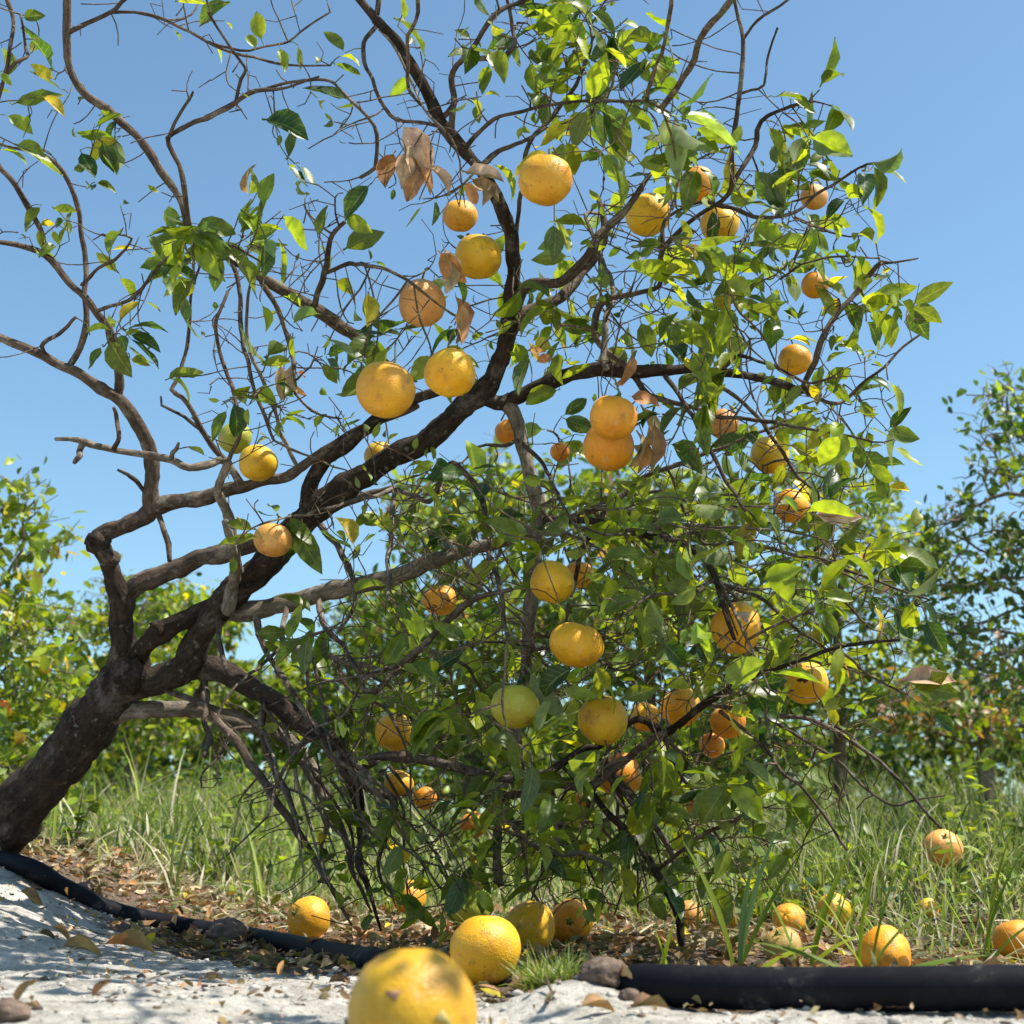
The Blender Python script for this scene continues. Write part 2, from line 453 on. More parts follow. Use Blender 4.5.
# sand crumbs and pebbles: uncountable
def crumbs(n, xr, yr, smin, smax, name, material, tint=None, cond=None):
    x = rng.uniform(*xr, n); y = yr[0] + (yr[1] - yr[0]) * rng.random(n) ** 1.4
    if cond is not None:
        k = cond(x, y); x, y = x[k], y[k]
    n = len(x); s = smin + (smax - smin) * rng.random(n) ** 3.5
    z = terrain(x, y)
    octa = np.array([[1, 0, 0], [0, 1, 0], [-1, 0, 0], [0, -1, 0], [.7, .7, .7], [-.7, .7, .75], [-.7, -.7, .7], [.7, -.7, .65], [0, 0, 1.05], [0, 0, -.6]])
    qs = np.array([[0, 4, 1, 9], [1, 5, 2, 9], [2, 6, 3, 9], [3, 7, 0, 9], [4, 8, 5, 1], [5, 8, 6, 2], [6, 8, 7, 3], [7, 8, 4, 0]])
    V = octa[None] * s[:, None, None] * (1 + rng.normal(0, .22, (n, 10, 3))) * np.array([1, 1, .7])
    th = rng.uniform(0, 6.28, n); c_, s_ = np.cos(th)[:, None], np.sin(th)[:, None]
    vx = V[..., 0] * c_ - V[..., 1] * s_; vy = V[..., 0] * s_ + V[..., 1] * c_
    V = np.stack([vx + x[:, None], vy + y[:, None], V[..., 2] + z[:, None]], -1).reshape(-1, 3)
    Q = (qs[None] + np.arange(n)[:, None, None] * 10).reshape(-1, 4)
    return np_mesh(name, V, Q, material, smooth=True)
M_CRUMB = plain('sand_crumb', (.50, .46, .40), .95, 60, .45, .002, .1)
o = crumbs(9000, (-1.7, 1.6), (.7, 3.3), .0012, .0075, 'sand_crumbs', M_CRUMB, cond=lambda x, y: soil_mask(x, y) < .15)
tag(o, kind='stuff')
o = crumbs(3500, (-1.7, 1.6), (.8, 3.2), .001, .006, 'soil_crumbs', M_CLOD)
tag(o, kind='stuff')

# ------------------------------------------------------------------ irrigation pipe
pp = []
for px, py in [(-330, 800), (-150, 832), (0, 856), (60, 885), (110, 905), (180, 925), (250, 938), (320, 951), (380, 966)]:
    p, d = ground_hit(px, py + 10); pp.append([p[0], p[1] + .02, gz(p[0], p[1]) + .010 + .006 * math.sin(px * .05)])
for px, d, dz in [(440, 2.02, .004), (520, 1.80, -.012), (575, 1.66, -.040), (600, 1.62, -.014), (628, 1.585, .006), (660, 1.55, .018), (760, 1.50, .022), (900, 1.44, .023), (1024, 1.40, .024), (1200, 1.36, .024), (1500, 1.33, .024)]:
    p = at(px, 1000, d); pp.append([p[0], p[1], gz(p[0], p[1]) + dz])
C = catmull(pp, .02)
V, Q = tube(C, np.interp(C[:, 0], [-1, -.3, .2], [.019, .020, .0225]), 24)
m, nt, b, out = mat('black_polyethylene'); co = objco(nt)
d1 = ramp(nt, noise(nt, co, 9, 6, .7), [(.50, (.006, .006, .009)), (.60, (.013, .013, .016)), (.76, (.16, .145, .125))]).outputs[0]
nt.links.new(d1, b.inputs['Base Color']); b.inputs['Roughness'].default_value = .6; b.inputs['Specular IOR Level'].default_value = .12
bump(nt, b, noise(nt, co, 60, 4), .25, .001)
PIPE = np_mesh('irrigation_pipe', V, Q, m)
tag(PIPE, 'black plastic irrigation pipe lying across the sand in front of the tree, partly buried', 'pipe')

# ------------------------------------------------------------------ oranges data
RIPE = (.84, .38, .022); YEL = (.84, .46, .02); PINK = (.76, .36, .09); GRN = (.50, .46, .035); DARK = (.78, .33, .02)
# x, y, r, colour, green, label, [depth]
HANG = [
 (545,180,28,RIPE,.0,'large ripe orange hanging highest in the tree, under a yellow leaf'),
 (460,216,18,RIPE,.0,'orange hanging just below the clump of dead leaves near the treetop'),
 (478,257,24,YEL,.0,'mottled orange hanging beside the withered pinkish leaf'),
 (422,303,25,PINK,.0,'pale pinkish orange hanging left of the dangling dead leaves'),
 (385,390,30,RIPE,.0,'large scuffed orange on the left of the pair above the main limb'),
 (450,373,26,YEL,.0,'bright round orange on the right of the pair above the main limb'),
 (235,438,17,GRN,.75,'greenish yellow orange hanging behind the leftmost ripe orange'),
 (258,463,20,YEL,.15,'scarred yellow orange in front of the small greenish one, left side'),
 (273,540,19,PINK,.0,'small pinkish orange hanging alone with a large leaf against the diagonal limb'),
 (380,457,17,YEL,.5,'half hidden greenish orange behind leaves just under the diagonal limb'),
 (508,432,13,DARK,.0,'small shaded orange beside the top of the central upright stem'),
 (697,184,18,RIPE,.0,'orange hanging under pale curled leaves at the upper right'),
 (648,215,23,YEL,.0,'orange partly hidden by twigs, left neighbour of the one under pale leaves'),
 (720,224,20,YEL,.1,'orange behind a dark leaf, lower right of the one under pale leaves'),
 (814,197,14,PINK,.0,'pale orange half hidden near the uppermost right twig tips'),
 (815,285,14,RIPE,.0,'small orange in front of a round green leaf at the right edge of crown'),
 (795,360,17,RIPE,.0,'orange crossed by a thin twig above the long horizontal branch'),
 (723,424,16,PINK,.1,'shaded orange hidden behind crossing twigs below the horizontal branch'),
 (770,455,19,YEL,.1,'yellow orange with twig shadows hanging at right against the far trees'),
 (791,506,18,RIPE,.0,'small orange beside a tan withered leaf at the right of the crown'),
 (613,418,24,RIPE,.0,'upper orange of the touching pair beside rusty dead leaves'),
 (609,446,26,RIPE,.0,'lower orange of the touching pair beside rusty dead leaves'),
 (560,452,10,DARK,.0,'tiny half hidden orange left of the touching pair'),
 (552,582,22,YEL,.0,'bright orange hanging directly on the central upright stem'),
 (579,575,16,RIPE,.0,'shaded orange tucked right behind the bright one at the central stem'),
 (440,600,18,RIPE,.0,'orange crossed by twigs left of the central stem, among bare branches'),
 (576,645,26,YEL,.0,'oblong orange under leaf shadow in the middle of the crown'),
 (736,628,26,YEL,.0,'split orange with a grey scar gripped by dark twigs on the right'),
 (806,683,23,YEL,.0,'orange with black cracked blemish at the lower right of crown'),
 (515,707,25,GRN,.65,'large green tinged orange in front of the central stem'),
 (603,720,25,YEL,.35,'yellow green orange with sunlit top right of the green tinged one'),
 (645,717,15,RIPE,.0,'orange half covered by a leaf, left of a larger hidden one'),
 (681,707,21,YEL,.2,'hidden orange above the long rising branch at lower right'),
 (728,722,18,DARK,.0,'reddish orange under the shaded branch fork at lower right'),
 (712,745,13,DARK,.0,'small spotted orange directly below the reddish one'),
 (620,775,22,RIPE,.0,'orange hanging below the long rising branch in lower crown'),
 (395,732,20,YEL,.1,'shaded orange behind twigs above the low horizontal limb'),
 (399,784,15,YEL,.0,'orange hanging just under the low horizontal limb'),
 (425,798,12,RIPE,.0,'small orange low down beside another under the low limb'),
 (473,825,14,DARK,.0,'dark shaded orange low in the twigs near the central stem foot'),
 (700,805,15,DARK,.0,'deep orange fruit shaded in low foliage at lower right'),
 (585,799,10,DARK,.0,'tiny shaded orange low in the crown beneath rising branch'),
]
GROUND = [
 (409,897,17,RIPE,.2,'shaded fallen orange left of the dark green unripe one',None),
 (468,906,23,(.14,.18,.02),1.0,'dark green unripe fallen orange beneath the crown',None),
 (412,1014,65,(.64,.34,.012),.35,'big yellow green orange nearest the camera on the sand',.98),
 (485,951,37,YEL,.05,'ripe orange on the sand right behind the nearest one',None),
 (309,920,22,YEL,.0,'fallen orange lying alone behind the pipe on the left',None),
 (530,927,26,YEL,.1,'shaded fallen orange behind the small tuft of grass',None),
 (571,922,22,RIPE,.0,'fallen orange in litter right of the grass tuft',None),
 (690,915,14,PINK,.0,'small pale fallen orange at the foot of the drooping branch',None),
 (727,914,16,YEL,.15,'fallen orange among wide grass blades beneath the crown',None),
 (789,920,17,RIPE,.0,'fallen orange standing above a dull bruised one in litter',None),
 (783,947,20,(.50,.36,.10),.3,'dull bruised fallen orange half hidden by dry leaves',None),
 (807,896,10,YEL,.0,'farthest small fallen orange glowing in the dry litter',None),
 (834,911,17,YEL,.5,'greenish fallen orange behind a broad green leaf',None),
 (885,953,27,RIPE,.0,'sunlit fallen orange resting just behind the black pipe',None),
 (928,910,11,YEL,.3,'small fallen orange beneath grass right of the greenish one',None),
 (943,849,20,PINK,.0,'weathered pinkish orange in the tall grass on the right',3.1),
 (1016,941,22,RIPE,.0,'fallen orange behind the pipe at the right edge of picture',None),
]
FR = []
for (x, y, r, c_, g_, lab, *_) in HANG:
    d = float(np.clip(57.0 / r, 2.02, 2.66)) + .03 * math.sin(x)
    if 'lower orange of the touching' in lab: d = 2.30
    if 'upper orange of the touching' in lab: d = 2.21
    if 'large green tinged' in lab: d = 2.12
    if 'directly on the central' in lab: d = 2.30
    if 'tucked right behind' in lab: d = 2.62
    if 'behind the leftmost' in lab: d = 2.72
    if 'scarred yellow orange in front' in lab: d = 2.60
    if 'against the diagonal' in lab: d = 2.45
    if 'resting low' in lab or 'unripe' in lab: d = 2.5
    FR.append((at(x, y, d), r * d / F, c_, g_, lab, x, y, d, True))
for (x, y, r, c_, g_, lab, dd) in GROUND:
    if dd is None:
        d = 1.2
        while d < 4:   # the depth where a sphere of this pixel radius rests on the ground
            p = at(x, y, d); R = r * d / F
            if p[2] - R * .93 < gz(p[0], p[1]): break
            d += .01
        if r < 18: d = min(d, 3.2)
        p = at(x, y, d); R = r * d / F
    else:
        d = dd; p = at(x, y, d); R = r * d / F
    p = p.copy(); p[2] = max(p[2], gz(p[0], p[1]) + R * .9) if d > .99 else p[2]
    if lab.startswith('small pale') or R > .05: pass
    FR.append((p, R, c_, g_, lab, x, y, d, False))

# ------------------------------------------------------------------ main tree: traced limbs (pixel x, y, pixel radius), end depth
BR = [
 # (points, end depth, material, kind)
 ([(-75,915,40),(-45,880,34),(-12,842,29),(20,808,27),(55,768,26),(85,730,26),(108,700,25),(124,676,21),(132,662,15)], 2.78, 'T', 'trunk', 2.98),
 ([(116,688,18),(121,660,15),(121,625,13),(119,595,12),(109,566,10),(99,545,9.5)], 2.70, 'T', 'limb'),
 ([(98,548,8),(97,541,10),(104,534,10),(124,528,9),(143,518,9.5),(154,508,9),(180,501,8),(205,497,7.5),(243,486,6.5),(278,479,5.5),(300,469,5),(329,449,5),(350,435,4.5),(376,423,4),(420,405,3)], 2.55, 'L', 'limb'),
 ([(152,512,9),(149,492,8.5),(152,470,8),(148,443,7.5),(133,417,7),(116,399,6.5),(88,379,5.5),(53,361,5),(0,338,4.5),(-40,322,4),(-90,300,3)], 2.45, 'L', 'limb'),
 ([(117,402,6),(119,380,5.5),(118,360,5),(112,335,4.8),(100,317,4.6),(85,298,4.6),(68,281,4.3),(45,254,4),(20,245,3.6),(-25,238,3),(-70,215,2)], 2.35, 'L', 'limb'),
 ([(70,366,4),(80,350,4),(86,325,3.7),(86,300,3.5),(84,260,3.2),(80,215,3),(68,182,2.8),(50,160,2.6),(33,152,2.2),(5,146,1.6),(-30,130,1.2)], 2.5, 'L', 'branch'),
 ([(45,256,3),(43,235,2.8),(30,207,3.3),(12,180,3),(-10,155,2.8),(-50,110,2)], 2.4, 'L', 'branch'),
 ([(410,400,8),(395,378,7.5),(376,358,7),(347,329,6.5),(314,309,6.3),(288,294,6),(250,270,5.5),(231,258,5.2),(208,243,4.5),(190,228,4.2),(178,196,4),(158,167,4),(141,141,4),(117,117,4),(88,97,4),(70,70,4),(67,38,4),(69,0,3.8),(70,-40,3)], 2.3, 'L', 'limb'),
 ([(190,230,3.4),(184,190,3.4),(178,165,3),(170,145,3),(168,138,2.6),(190,125,3),(207,119,3),(234,103,2.8),(255,92,2.5),(285,88,1.8),(320,76,1.2)], 2.25, 'L', 'branch'),
 ([(234,103,2.2),(240,80,2.2),(246,70,2),(232,50,1.8),(220,30,1.6),(208,12,1.3)], 2.2, 'L', 'twig'),
 ([(169,140,2.2),(176,122,1.8),(186,105,1.8),(193,92,1.4)], 2.3, 'L', 'twig'),
 ([(70,32,3),(90,22,2.8),(111,12,2.6),(126,1,2.4),(145,-12,1.8)], 2.25, 'L', 'branch'),
 ([(111,12,2.2),(135,13,2),(167,21,2),(205,41,1.8),(234,53,1.6),(270,62,1.5),(300,66,1.2),(330,66,1)], 2.3, 'L', 'branch'),
 ([(205,41,1.5),(240,50,1.5),(264,47,1.4),(288,42,1.4),(300,32,1.3),(314,22,1.3),(330,12,1.1)], 2.3, 'L', 'twig'),
 ([(205,118,2),(255,92,2),(303,80,1.8),(330,82,1.8),(350,99,2),(373,126,2.4),(376,152,2.6),(374,168,2.6),(360,178,2.2)], 2.3, 'L', 'branch'),
 ([(112,560,10),(103,552,5),(94,540,3)], 2.7, 'L', 'knob'),
 # dead snag crossing in front of the upright limb
 ([(243,486,5.5),(225,462,5),(213,463,4.8),(190,468,4.8),(170,461,4.3),(150,456,4.4),(125,453,4.2),(100,447,4),(85,441,3.8),(70,438,3),(56,438,2.4)], 2.50, 'G', 'snag'),
 ([(85,441,4),(82,450,3.6),(76,457,3.3),(73,461,2.6)], 2.48, 'G', 'stub'),
 ([(170,461,3),(175,450,2.5),(178,443,1.5)], 2.48, 'G', 'stub'),
 ([(113,450,3.2),(118,438,2.6),(117,420,2.4),(113,408,2)], 2.5, 'L', 'stub'),
 ([(148,498,3),(140,488,2.8),(128,475,2.4),(119,470,1.6)], 2.6, 'L', 'stub'),
 ([(158,512,4),(163,530,3.5),(168,545,3.6),(170,560,3)], 2.6, 'L', 'stub'),
 ([(225,462,4),(212,445,3.5),(203,432,3.5),(192,412,3.2),(182,397,3),(172,388,2.4),(180,375,2.2),(186,348,2.2),(190,320,2.2),(192,290,1.8),(200,262,1.4)], 2.5, 'L', 'branch'),
 ([(203,432,2.6),(185,418,2.2),(172,410,2),(162,405,1.6),(161,396,1.2)], 2.5, 'L', 'twig'),
 ([(126,596,9),(140,584,9.5),(164,573,10),(182,567,10),(199,560,10),(228,553,9.5),(262,540,8),(300,525,7),(350,500,5),(395,490,4)], 2.75, 'L', 'limb'),
 ([(132,668,15),(142,650,11),(164,631,10.5),(190,618,9.5),(220,601,9),(249,577,9),(281,553,8)], 2.62, 'T', 'limb'),
 ([(117,684,20),(140,683,15),(164,679,14),(185,664,14),(202,632,15),(222,606,15),(249,579,15.5),(281,548,15.5),(305,520,15),(330,497,14),(367,473,12.5),(398,453,12),(430,440,12),(455,415,12),(480,392,12),(497,368,10),(508,335,9),(513,300,8.5),(514,265,8),(508,230,7.5),(497,198,7),(478,167,6.5),(456,142,6.5),(437,111,6),(414,70,6),(391,38,5.5),(372,15,5),(350,-15,4.5),(330,-50,3)], 2.2, 'T', 'limb'),
 ([(307,508,9),(313,480,8),(323,463,7.5),(345,447,7),(367,428,7),(388,412,6.5),(415,398,6),(450,388,5)], 2.5, 'T', 'limb'),
 ([(238,575,7),(232,540,6),(228,515,5.5),(220,495,5),(222,478,4.5),(228,462,4)], 2.45, 'G', 'branch'),
 ([(228,610,8),(234,588,6.5),(234,562,5.5),(231,540,5),(225,520,4)], 2.5, 'G', 'branch'),
 ([(455,104,3.5),(452,79,3.5),(461,59,3.4),(479,38,3.3),(493,15,3.1),(511,4,2.8),(530,-3,2.5),(560,-20,2)], 2.2, 'L', 'branch'),
 ([(464,57,3),(485,60,3),(502,57,3),(513,44,3),(512,28,2.5),(506,0,2),(500,-25,1.6)], 2.25, 'L', 'branch'),
 ([(452,140,4),(453,115,4),(455,100,3.6)], 2.3, 'L', 'branch'),
 ([(375,22,4),(377,0,3.5),(380,-30,3)], 2.3, 'L', 'branch'),
 ([(377,25,3),(366,38,2.8),(364,55,2.6),(372,80,2.4),(380,100,2.4),(396,119,2.2),(420,122,2),(450,130,2)], 2.15, 'L', 'branch'),
 ([(379,30,2),(395,50,1.7),(410,80,1.6),(425,112,1.6),(445,132,1.6)], 2.15, 'G', 'twig'),
 ([(509,328,7),(526,288,6),(559,281,5.6),(588,255,5.4),(600,235,5),(622,214,4),(640,190,3),(655,170,2)], 2.35, 'L', 'limb'),
 ([(503,345,7),(523,314,6.5),(559,297,5.5),(594,256,4.5),(605,232,4),(600,200,3)], 2.6, 'L', 'limb'),
 ([(585,215,2),(597,243,2.6),(606,268,3),(614,293,3),(606,318,3.5),(603,345,4),(606,368,4)], 2.3, 'G', 'branch'),
 ([(480,395,8),(500,402,7),(529,391,8),(559,379,8.5),(597,371,8.5),(632,373,7.5),(664,370,6),(690,371,5),(720,373,4.6),(764,380,4.2),(800,389,4),(812,386,2.5)], 2.35, 'T', 'limb'),
 ([(803,388,3.5),(815,362,3.5),(821,343,3.4),(841,311,3.2),(865,282,3),(882,261,2.8),(890,262,1.5),(918,258,1)], 2.3, 'L', 'branch'),
 ([(803,388,2.5),(830,404,2.2),(847,399,2),(865,380,1.8),(882,367,1.6),(903,347,1.5),(920,334,1.3)], 2.35, 'L', 'twig'),
 ([(720,373,3),(738,357,2.5),(760,362,2.2),(785,372,2),(810,383,1.8),(835,376,1.2)], 2.2, 'L', 'twig'),
 ([(500,398,8),(512,412,7.5),(522,440,7.5),(530,475,7.5),(537,505,7.5),(537,553,7),(531,603,7),(528,650,6.5),(522,700,6),(514,740,5.8),(503,790,5.5),(497,840,5),(500,885,5)], 2.45, 'G', 'limb'),
 ([(630,372,3.5),(600,345,3.6),(596,330,4),(606,300,3.4),(660,285,3),(662,250,3),(700,215,2.6),(729,193,3),(734,146,3),(738,110,3),(742,73,2.8),(743,38,2.5),(734,0,2),(728,-30,1.6)], 2.25, 'L', 'branch'),
 ([(744,38,2),(753,26,1.8),(764,15,1.8),(787,0,1.5),(810,-18,1.2)], 2.25, 'L', 'twig'),
 ([(742,93,1.8),(752,90,1.7),(764,85,1.7),(768,60,1.5),(775,35,1.3),(778,28,1.5)], 2.25, 'L', 'twig'),
 ([(729,193,3),(738,175,3.2),(752,155,3.2),(758,138,3),(761,122,2.6),(781,111,2),(802,103,1.8),(815,101,1.3),(832,106,.9)], 2.3, 'L', 'branch'),
 ([(512,250,3),(520,200,2.6),(530,143,2.6),(548,122,2.6),(564,100,2.6),(576,85,2.4),(588,56,2.2),(592,40,1.4)], 2.3, 'L', 'branch'),
 ([(465,150,3),(485,128,2.4),(500,117,2.2),(530,110,2.2),(559,104,2),(590,102,2),(617,101,2),(646,101,1.8),(670,113,1.5)], 2.05, 'L', 'branch'),
 ([(478,167,4),(500,150,3),(520,143,2.4),(545,128,2)], 2.25, 'L', 'branch'),
 ([(662,250,2.5),(665,222,2),(700,202,2),(724,206,2.6),(760,218,2.4),(795,213,2),(815,195,2),(835,185,1.8),(858,168,1.6),(875,163,1.4),(895,164,1)], 2.3, 'L', 'branch'),
 ([(795,218,2),(815,226,1.8),(832,232,1.4),(850,236,1.1),(868,234,.9)], 2.35, 'L', 'twig'),
 ([(795,262,1.2),(824,258,1.3),(850,257,1.2),(880,258,1)], 2.35, 'L', 'twig'),
 ([(114,688,22),(140,684,15),(175,672,13.5),(205,667,13),(229,674,12),(252,688,11),(278,705,10.5),(300,723,10),(320,736,9.5),(336,748,9),(350,770,8),(357,800,6.5),(362,830,5.6),(360,862,4.4),(372,900,2.5),(380,930,1.4)], 2.55, 'T', 'limb'),
 ([(336,750,8),(347,764,7),(365,761,6.5),(382,757,6),(405,757,6),(426,759,5.5),(450,765,5),(473,772,4.8),(495,776,4.5),(514,778,4)], 2.40, 'L', 'limb'),
 ([(108,716,10),(123,713,9.5),(147,709,9),(176,709,8.5),(199,711,8),(223,718,7.5),(252,726,7),(281,735,6.5),(305,755,6),(320,790,5),(326,820,3.6),(322,850,2),(330,880,1.2)], 2.75, 'G', 'limb'),
 ([(200,690,5),(211,711,5),(222,725,5.5),(238,745,5.5),(252,765,5.5),(266,785,5.5),(280,805,5.5),(294,825,5.2),(308,848,4.6),(322,872,3.8),(336,895,2.8),(352,925,1.4)], 2.5, 'L', 'branch'),
 ([(168,690,4),(185,697,4),(215,710,4),(245,718,4.5),(280,737,5),(300,760,5),(325,800,5),(345,840,4.2),(354,875,3),(372,912,1.4)], 2.6, 'L', 'branch'),
 ([(265,705,5),(262,730,4.5),(272,765,4.5),(290,800,3.6),(298,835,2.6),(302,868,1.3)], 2.45, 'L', 'branch'),
 ([(205,680,3),(207,700,3),(206,725,3),(210,738,3.5),(206,757,3)], 2.5, 'L', 'stub'),
 ([(219,610,4),(218,635,3.2),(221,655,3),(225,672,3)], 2.5, 'L', 'branch'),
 ([(340,770,6),(372,790,5),(395,800,5),(388,830,4),(378,862,2.8),(386,895,1.3)], 2.5, 'L', 'branch'),
 ([(220,606,8),(234,612,9.5),(254,612,10),(278,605,9.5),(300,600,9.5),(323,594,9.5),(350,588,9),(376,582,9),(411,570,8.5),(437,561,8),(470,550,7),(510,540,6),(560,524,5),(600,505,4)], 2.6, 'G', 'limb'),
 ([(288,601,4),(283,625,3.6),(286,645,3.6),(310,652,3.6),(335,658,3.6),(361,664,3),(385,672,2.4)], 2.45, 'G', 'branch'),
 ([(255,612,5),(262,640,4),(275,665,3.8),(290,690,3.6),(305,712,3.5),(320,735,3)], 2.45, 'L', 'branch'),
 ([(320,590,4),(322,620,3.5),(345,650,3),(365,690,2.5)], 2.35, 'L', 'branch'),
 ([(378,690,3),(400,665,3.6),(420,648,4),(437,632,4),(461,608,4),(484,595,3.6),(510,588,3)], 2.2, 'L', 'branch'),
 ([(540,518,4),(560,520,4),(600,524,4.2),(635,532,4.2),(676,541,4.2),(696,553,4.2),(709,566,4),(717,579,4),(725,611,3.4),(735,640,2.4)], 2.1, 'T', 'branch'),
 ([(717,582,2.6),(740,590,2.5),(758,597,2.4),(780,615,2.2),(800,632,2),(821,646,1.6),(845,665,1.2)], 2.2, 'L', 'branch'),
 ([(690,547,2.8),(724,542,2.6),(753,543,2.5),(783,552,2.3),(810,557,2),(827,561,2),(848,570,1.8),(870,578,1.7),(906,593,1.4),(930,600,1)], 2.25, 'L', 'branch'),
 ([(514,778,4.5),(540,776,4.5),(560,763,5),(585,748,5),(597,748,4.5),(640,720,4.5),(664,734,4.5),(705,705,4.3),(728,690,3.6),(755,677,3),(783,667,2.6),(827,650,2.4),(856,644,2.2),(900,640,1.5)], 2.1, 'T', 'branch'),
 ([(497,800,5),(525,792,5),(555,785,5),(585,787,5),(610,772,4.8),(632,755,4.5),(664,732,4.5)], 2.15, 'L', 'branch'),
 ([(705,705,2.8),(747,711,3.2),(791,717,3),(821,723,2.6),(850,741,2.4),(879,761,2.2),(898,779,2),(911,793,2),(941,829,1.4)], 2.2, 'L', 'branch'),
 ([(747,712,2.2),(770,720,2),(806,741,2),(825,752,1.8),(841,764,1.8),(865,788,1.7),(891,805,1.7),(918,799,1.2),(945,795,.9)], 2.2, 'L', 'branch'),
 ([(720,712,2.4),(750,735,2.2),(768,752,2.2),(785,775,2.2),(800,785,2),(821,811,2),(835,830,1.9),(847,849,1.6)], 2.1, 'L', 'branch'),
 ([(830,648,1.8),(845,655,1.8),(853,661,1.8),(865,672,1.6),(882,682,1.5),(908,694,1)], 2.2, 'L', 'twig'),
 ([(588,790,3.5),(600,802,4),(617,820,4.5),(628,833,4.5),(637,842,4.8),(651,867,5),(661,880,5),(670,897,5),(678,918,5),(682,945,4)], 2.15, 'T', 'branch'),
 ([(606,775,3),(620,790,3.2),(634,806,3.4),(656,830,3.5),(670,850,3.5),(675,866,3)], 2.2, 'L', 'branch'),
 ([(655,872,2.6),(672,858,2.6),(690,842,2.6),(720,828,2.4),(735,820,2.2),(750,811,1.6)], 2.15, 'L', 'twig'),
 ([(500,808,4),(510,815,3.6),(522,835,3.5),(554,852,3.6),(583,855,3.2),(610,865,2.5)], 2.2, 'G', 'branch'),
 ([(500,820,3),(549,823,2.8),(598,820,2.6),(640,815,2)], 2.3, 'G', 'twig'),
 ([(430,500,3),(440,480,3),(452,463,3.4),(470,478,3.6),(482,500,3.4),(488,540,3),(500,590,3),(508,640,2.8)], 2.1, 'L', 'branch'),
 ([(320,525,4),(345,560,3.5),(355,600,3),(340,630,2.5)], 2.3, 'L', 'branch'),
 ([(395,492,3),(392,530,3),(389,560,2.8),(388,600,2.4)], 2.4, 'G', 'branch'),
 ([(560,630,2.6),(580,560,2.8),(600,520,3),(640,480,3),(690,460,2.6),(740,440,2),(790,420,1.6)], 2.5, 'L', 'branch'),
 ([(632,376,4),(650,395,3.6),(690,408,3),(730,418,2.6),(780,424,2.2),(830,432,1.8),(870,440,1.3)], 2.25, 'L', 'branch'),
 ([(664,372,3),(680,395,2.8),(705,440,2.6),(725,480,2.4),(745,510,2)], 2.1, 'L', 'branch'),
 ([(690,372,2.6),(740,400,2.4),(775,440,2.2),(800,480,1.8)], 2.5, 'L', 'branch'),
 ([(314,309,3.6),(323,280,3.6),(330,250,3.4),(333,235,3),(345,222,2.4)], 2.2, 'L', 'branch'),
 ([(325,272,2.6),(350,265,2.6),(375,266,2.5),(400,276,2.2),(420,290,1.8)], 2.15, 'L', 'twig'),
 ([(262,285,3.6),(275,305,3.2),(285,330,2.8),(292,360,2.4),(296,395,2)], 2.4, 'L', 'branch'),
 ([(231,258,3),(240,290,2.6),(242,330,2.6),(250,370,2.4),(262,410,2.2),(275,440,1.8)], 2.35, 'L', 'branch'),
 ([(300,470,2.8),(285,440,2.6),(270,400,2.4),(250,350,2.2),(247,310,2),(250,280,1.8)], 2.45, 'G', 'branch'),
 ([(228,462,2.6),(240,430,2.5),(232,390,2.5),(220,350,2.4),(217,320,2),(228,290,1.8)], 2.5, 'L', 'branch'),
 ([(190,228,2.2),(215,240,1.8),(240,250,1.6),(262,262,1.2)], 2.3, 'L', 'twig'),
 ([(82,285,2.2),(100,268,2),(115,260,2),(125,250,1.6),(132,238,1.2)], 2.4, 'L', 'twig'),
 ([(45,355,2.4),(43,343,2.4),(60,335,2.4),(76,318,1.8)], 2.45, 'L', 'twig'),
 ([(95,312,2.6),(110,306,2.4),(130,300,2.3),(145,285,2),(160,265,1.8),(185,245,1.4)], 2.3, 'L', 'twig'),
 ([(0,-20,3),(14,20,2.6),(10,50,2.4),(5,75,2.6),(-4,110,2),(-15,140,2)], 2.3, 'L', 'twig'),
 ([(7,72,2.4),(15,62,2.2),(27,56,2.2),(26,45,1.8),(23,25,1.4),(20,14,1)], 2.3, 'L', 'twig'),
]
r2 = np.random.default_rng(5)
lowpts = [p for b in BR for p in b[0] if 240 < p[0] < 700 and 640 < p[1] < 800 and p[2] > 2.5]
for k in range(46):
    p = lowpts[r2.integers(len(lowpts))]; sg = -1 if r2.random() < .3 else 1
    dx = sg * r2.uniform(15, 120); ty = min(p[1] + r2.uniform(60, 190), r2.uniform(880, 935)); r0 = r2.uniform(1.8, 3.6)
    pts = [(p[0], p[1], r0)]
    for t in (.2, .45, .7, 1.0):
        pts.append((p[0] + dx * t ** .8 + r2.normal(0, 6), p[1] + (ty - p[1]) * t ** 1.25 + r2.normal(0, 5), r0 * (1 - .62 * t)))
    BR.append((pts, r2.uniform(2.15, 2.65), 'G' if r2.random() < .35 else 'L', 'branch'))
upper = [p for b in BR[:70] for p in b[0] if 380 < p[0] < 780 and 430 < p[1] < 700 and p[2] > 2.5]
for k in range(26):
    p = upper[r2.integers(len(upper))]; a = r2.uniform(-.5, 1.3) if r2.random() < .7 else r2.uniform(1.8, 3.4); L = r2.uniform(60, 150); r0 = r2.uniform(1.6, 3)
    pts = [(p[0], p[1], r0)]
    for t in (.3, .6, 1.0): pts.append((p[0] + L * t * math.cos(a) + r2.normal(0, 6), p[1] + L * t * math.sin(a) * .8 + 14 * t * t + r2.normal(0, 6), r0 * (1 - .6 * t)))
    BR.append((pts, r2.uniform(2.05, 2.5), 'G' if r2.random() < .4 else 'L', 'branch'))
MT = {'T': M_TRUNK, 'L': M_LIMB, 'G': M_GREY}
TREE = empty('orange_tree', 'large leaning orange tree with a dark crooked trunk and fruit laden crown', 'tree', at(-45, 880, 2.98))
TREE.location = (0, 0, 0)
allpx, alld, skel = [], [], []
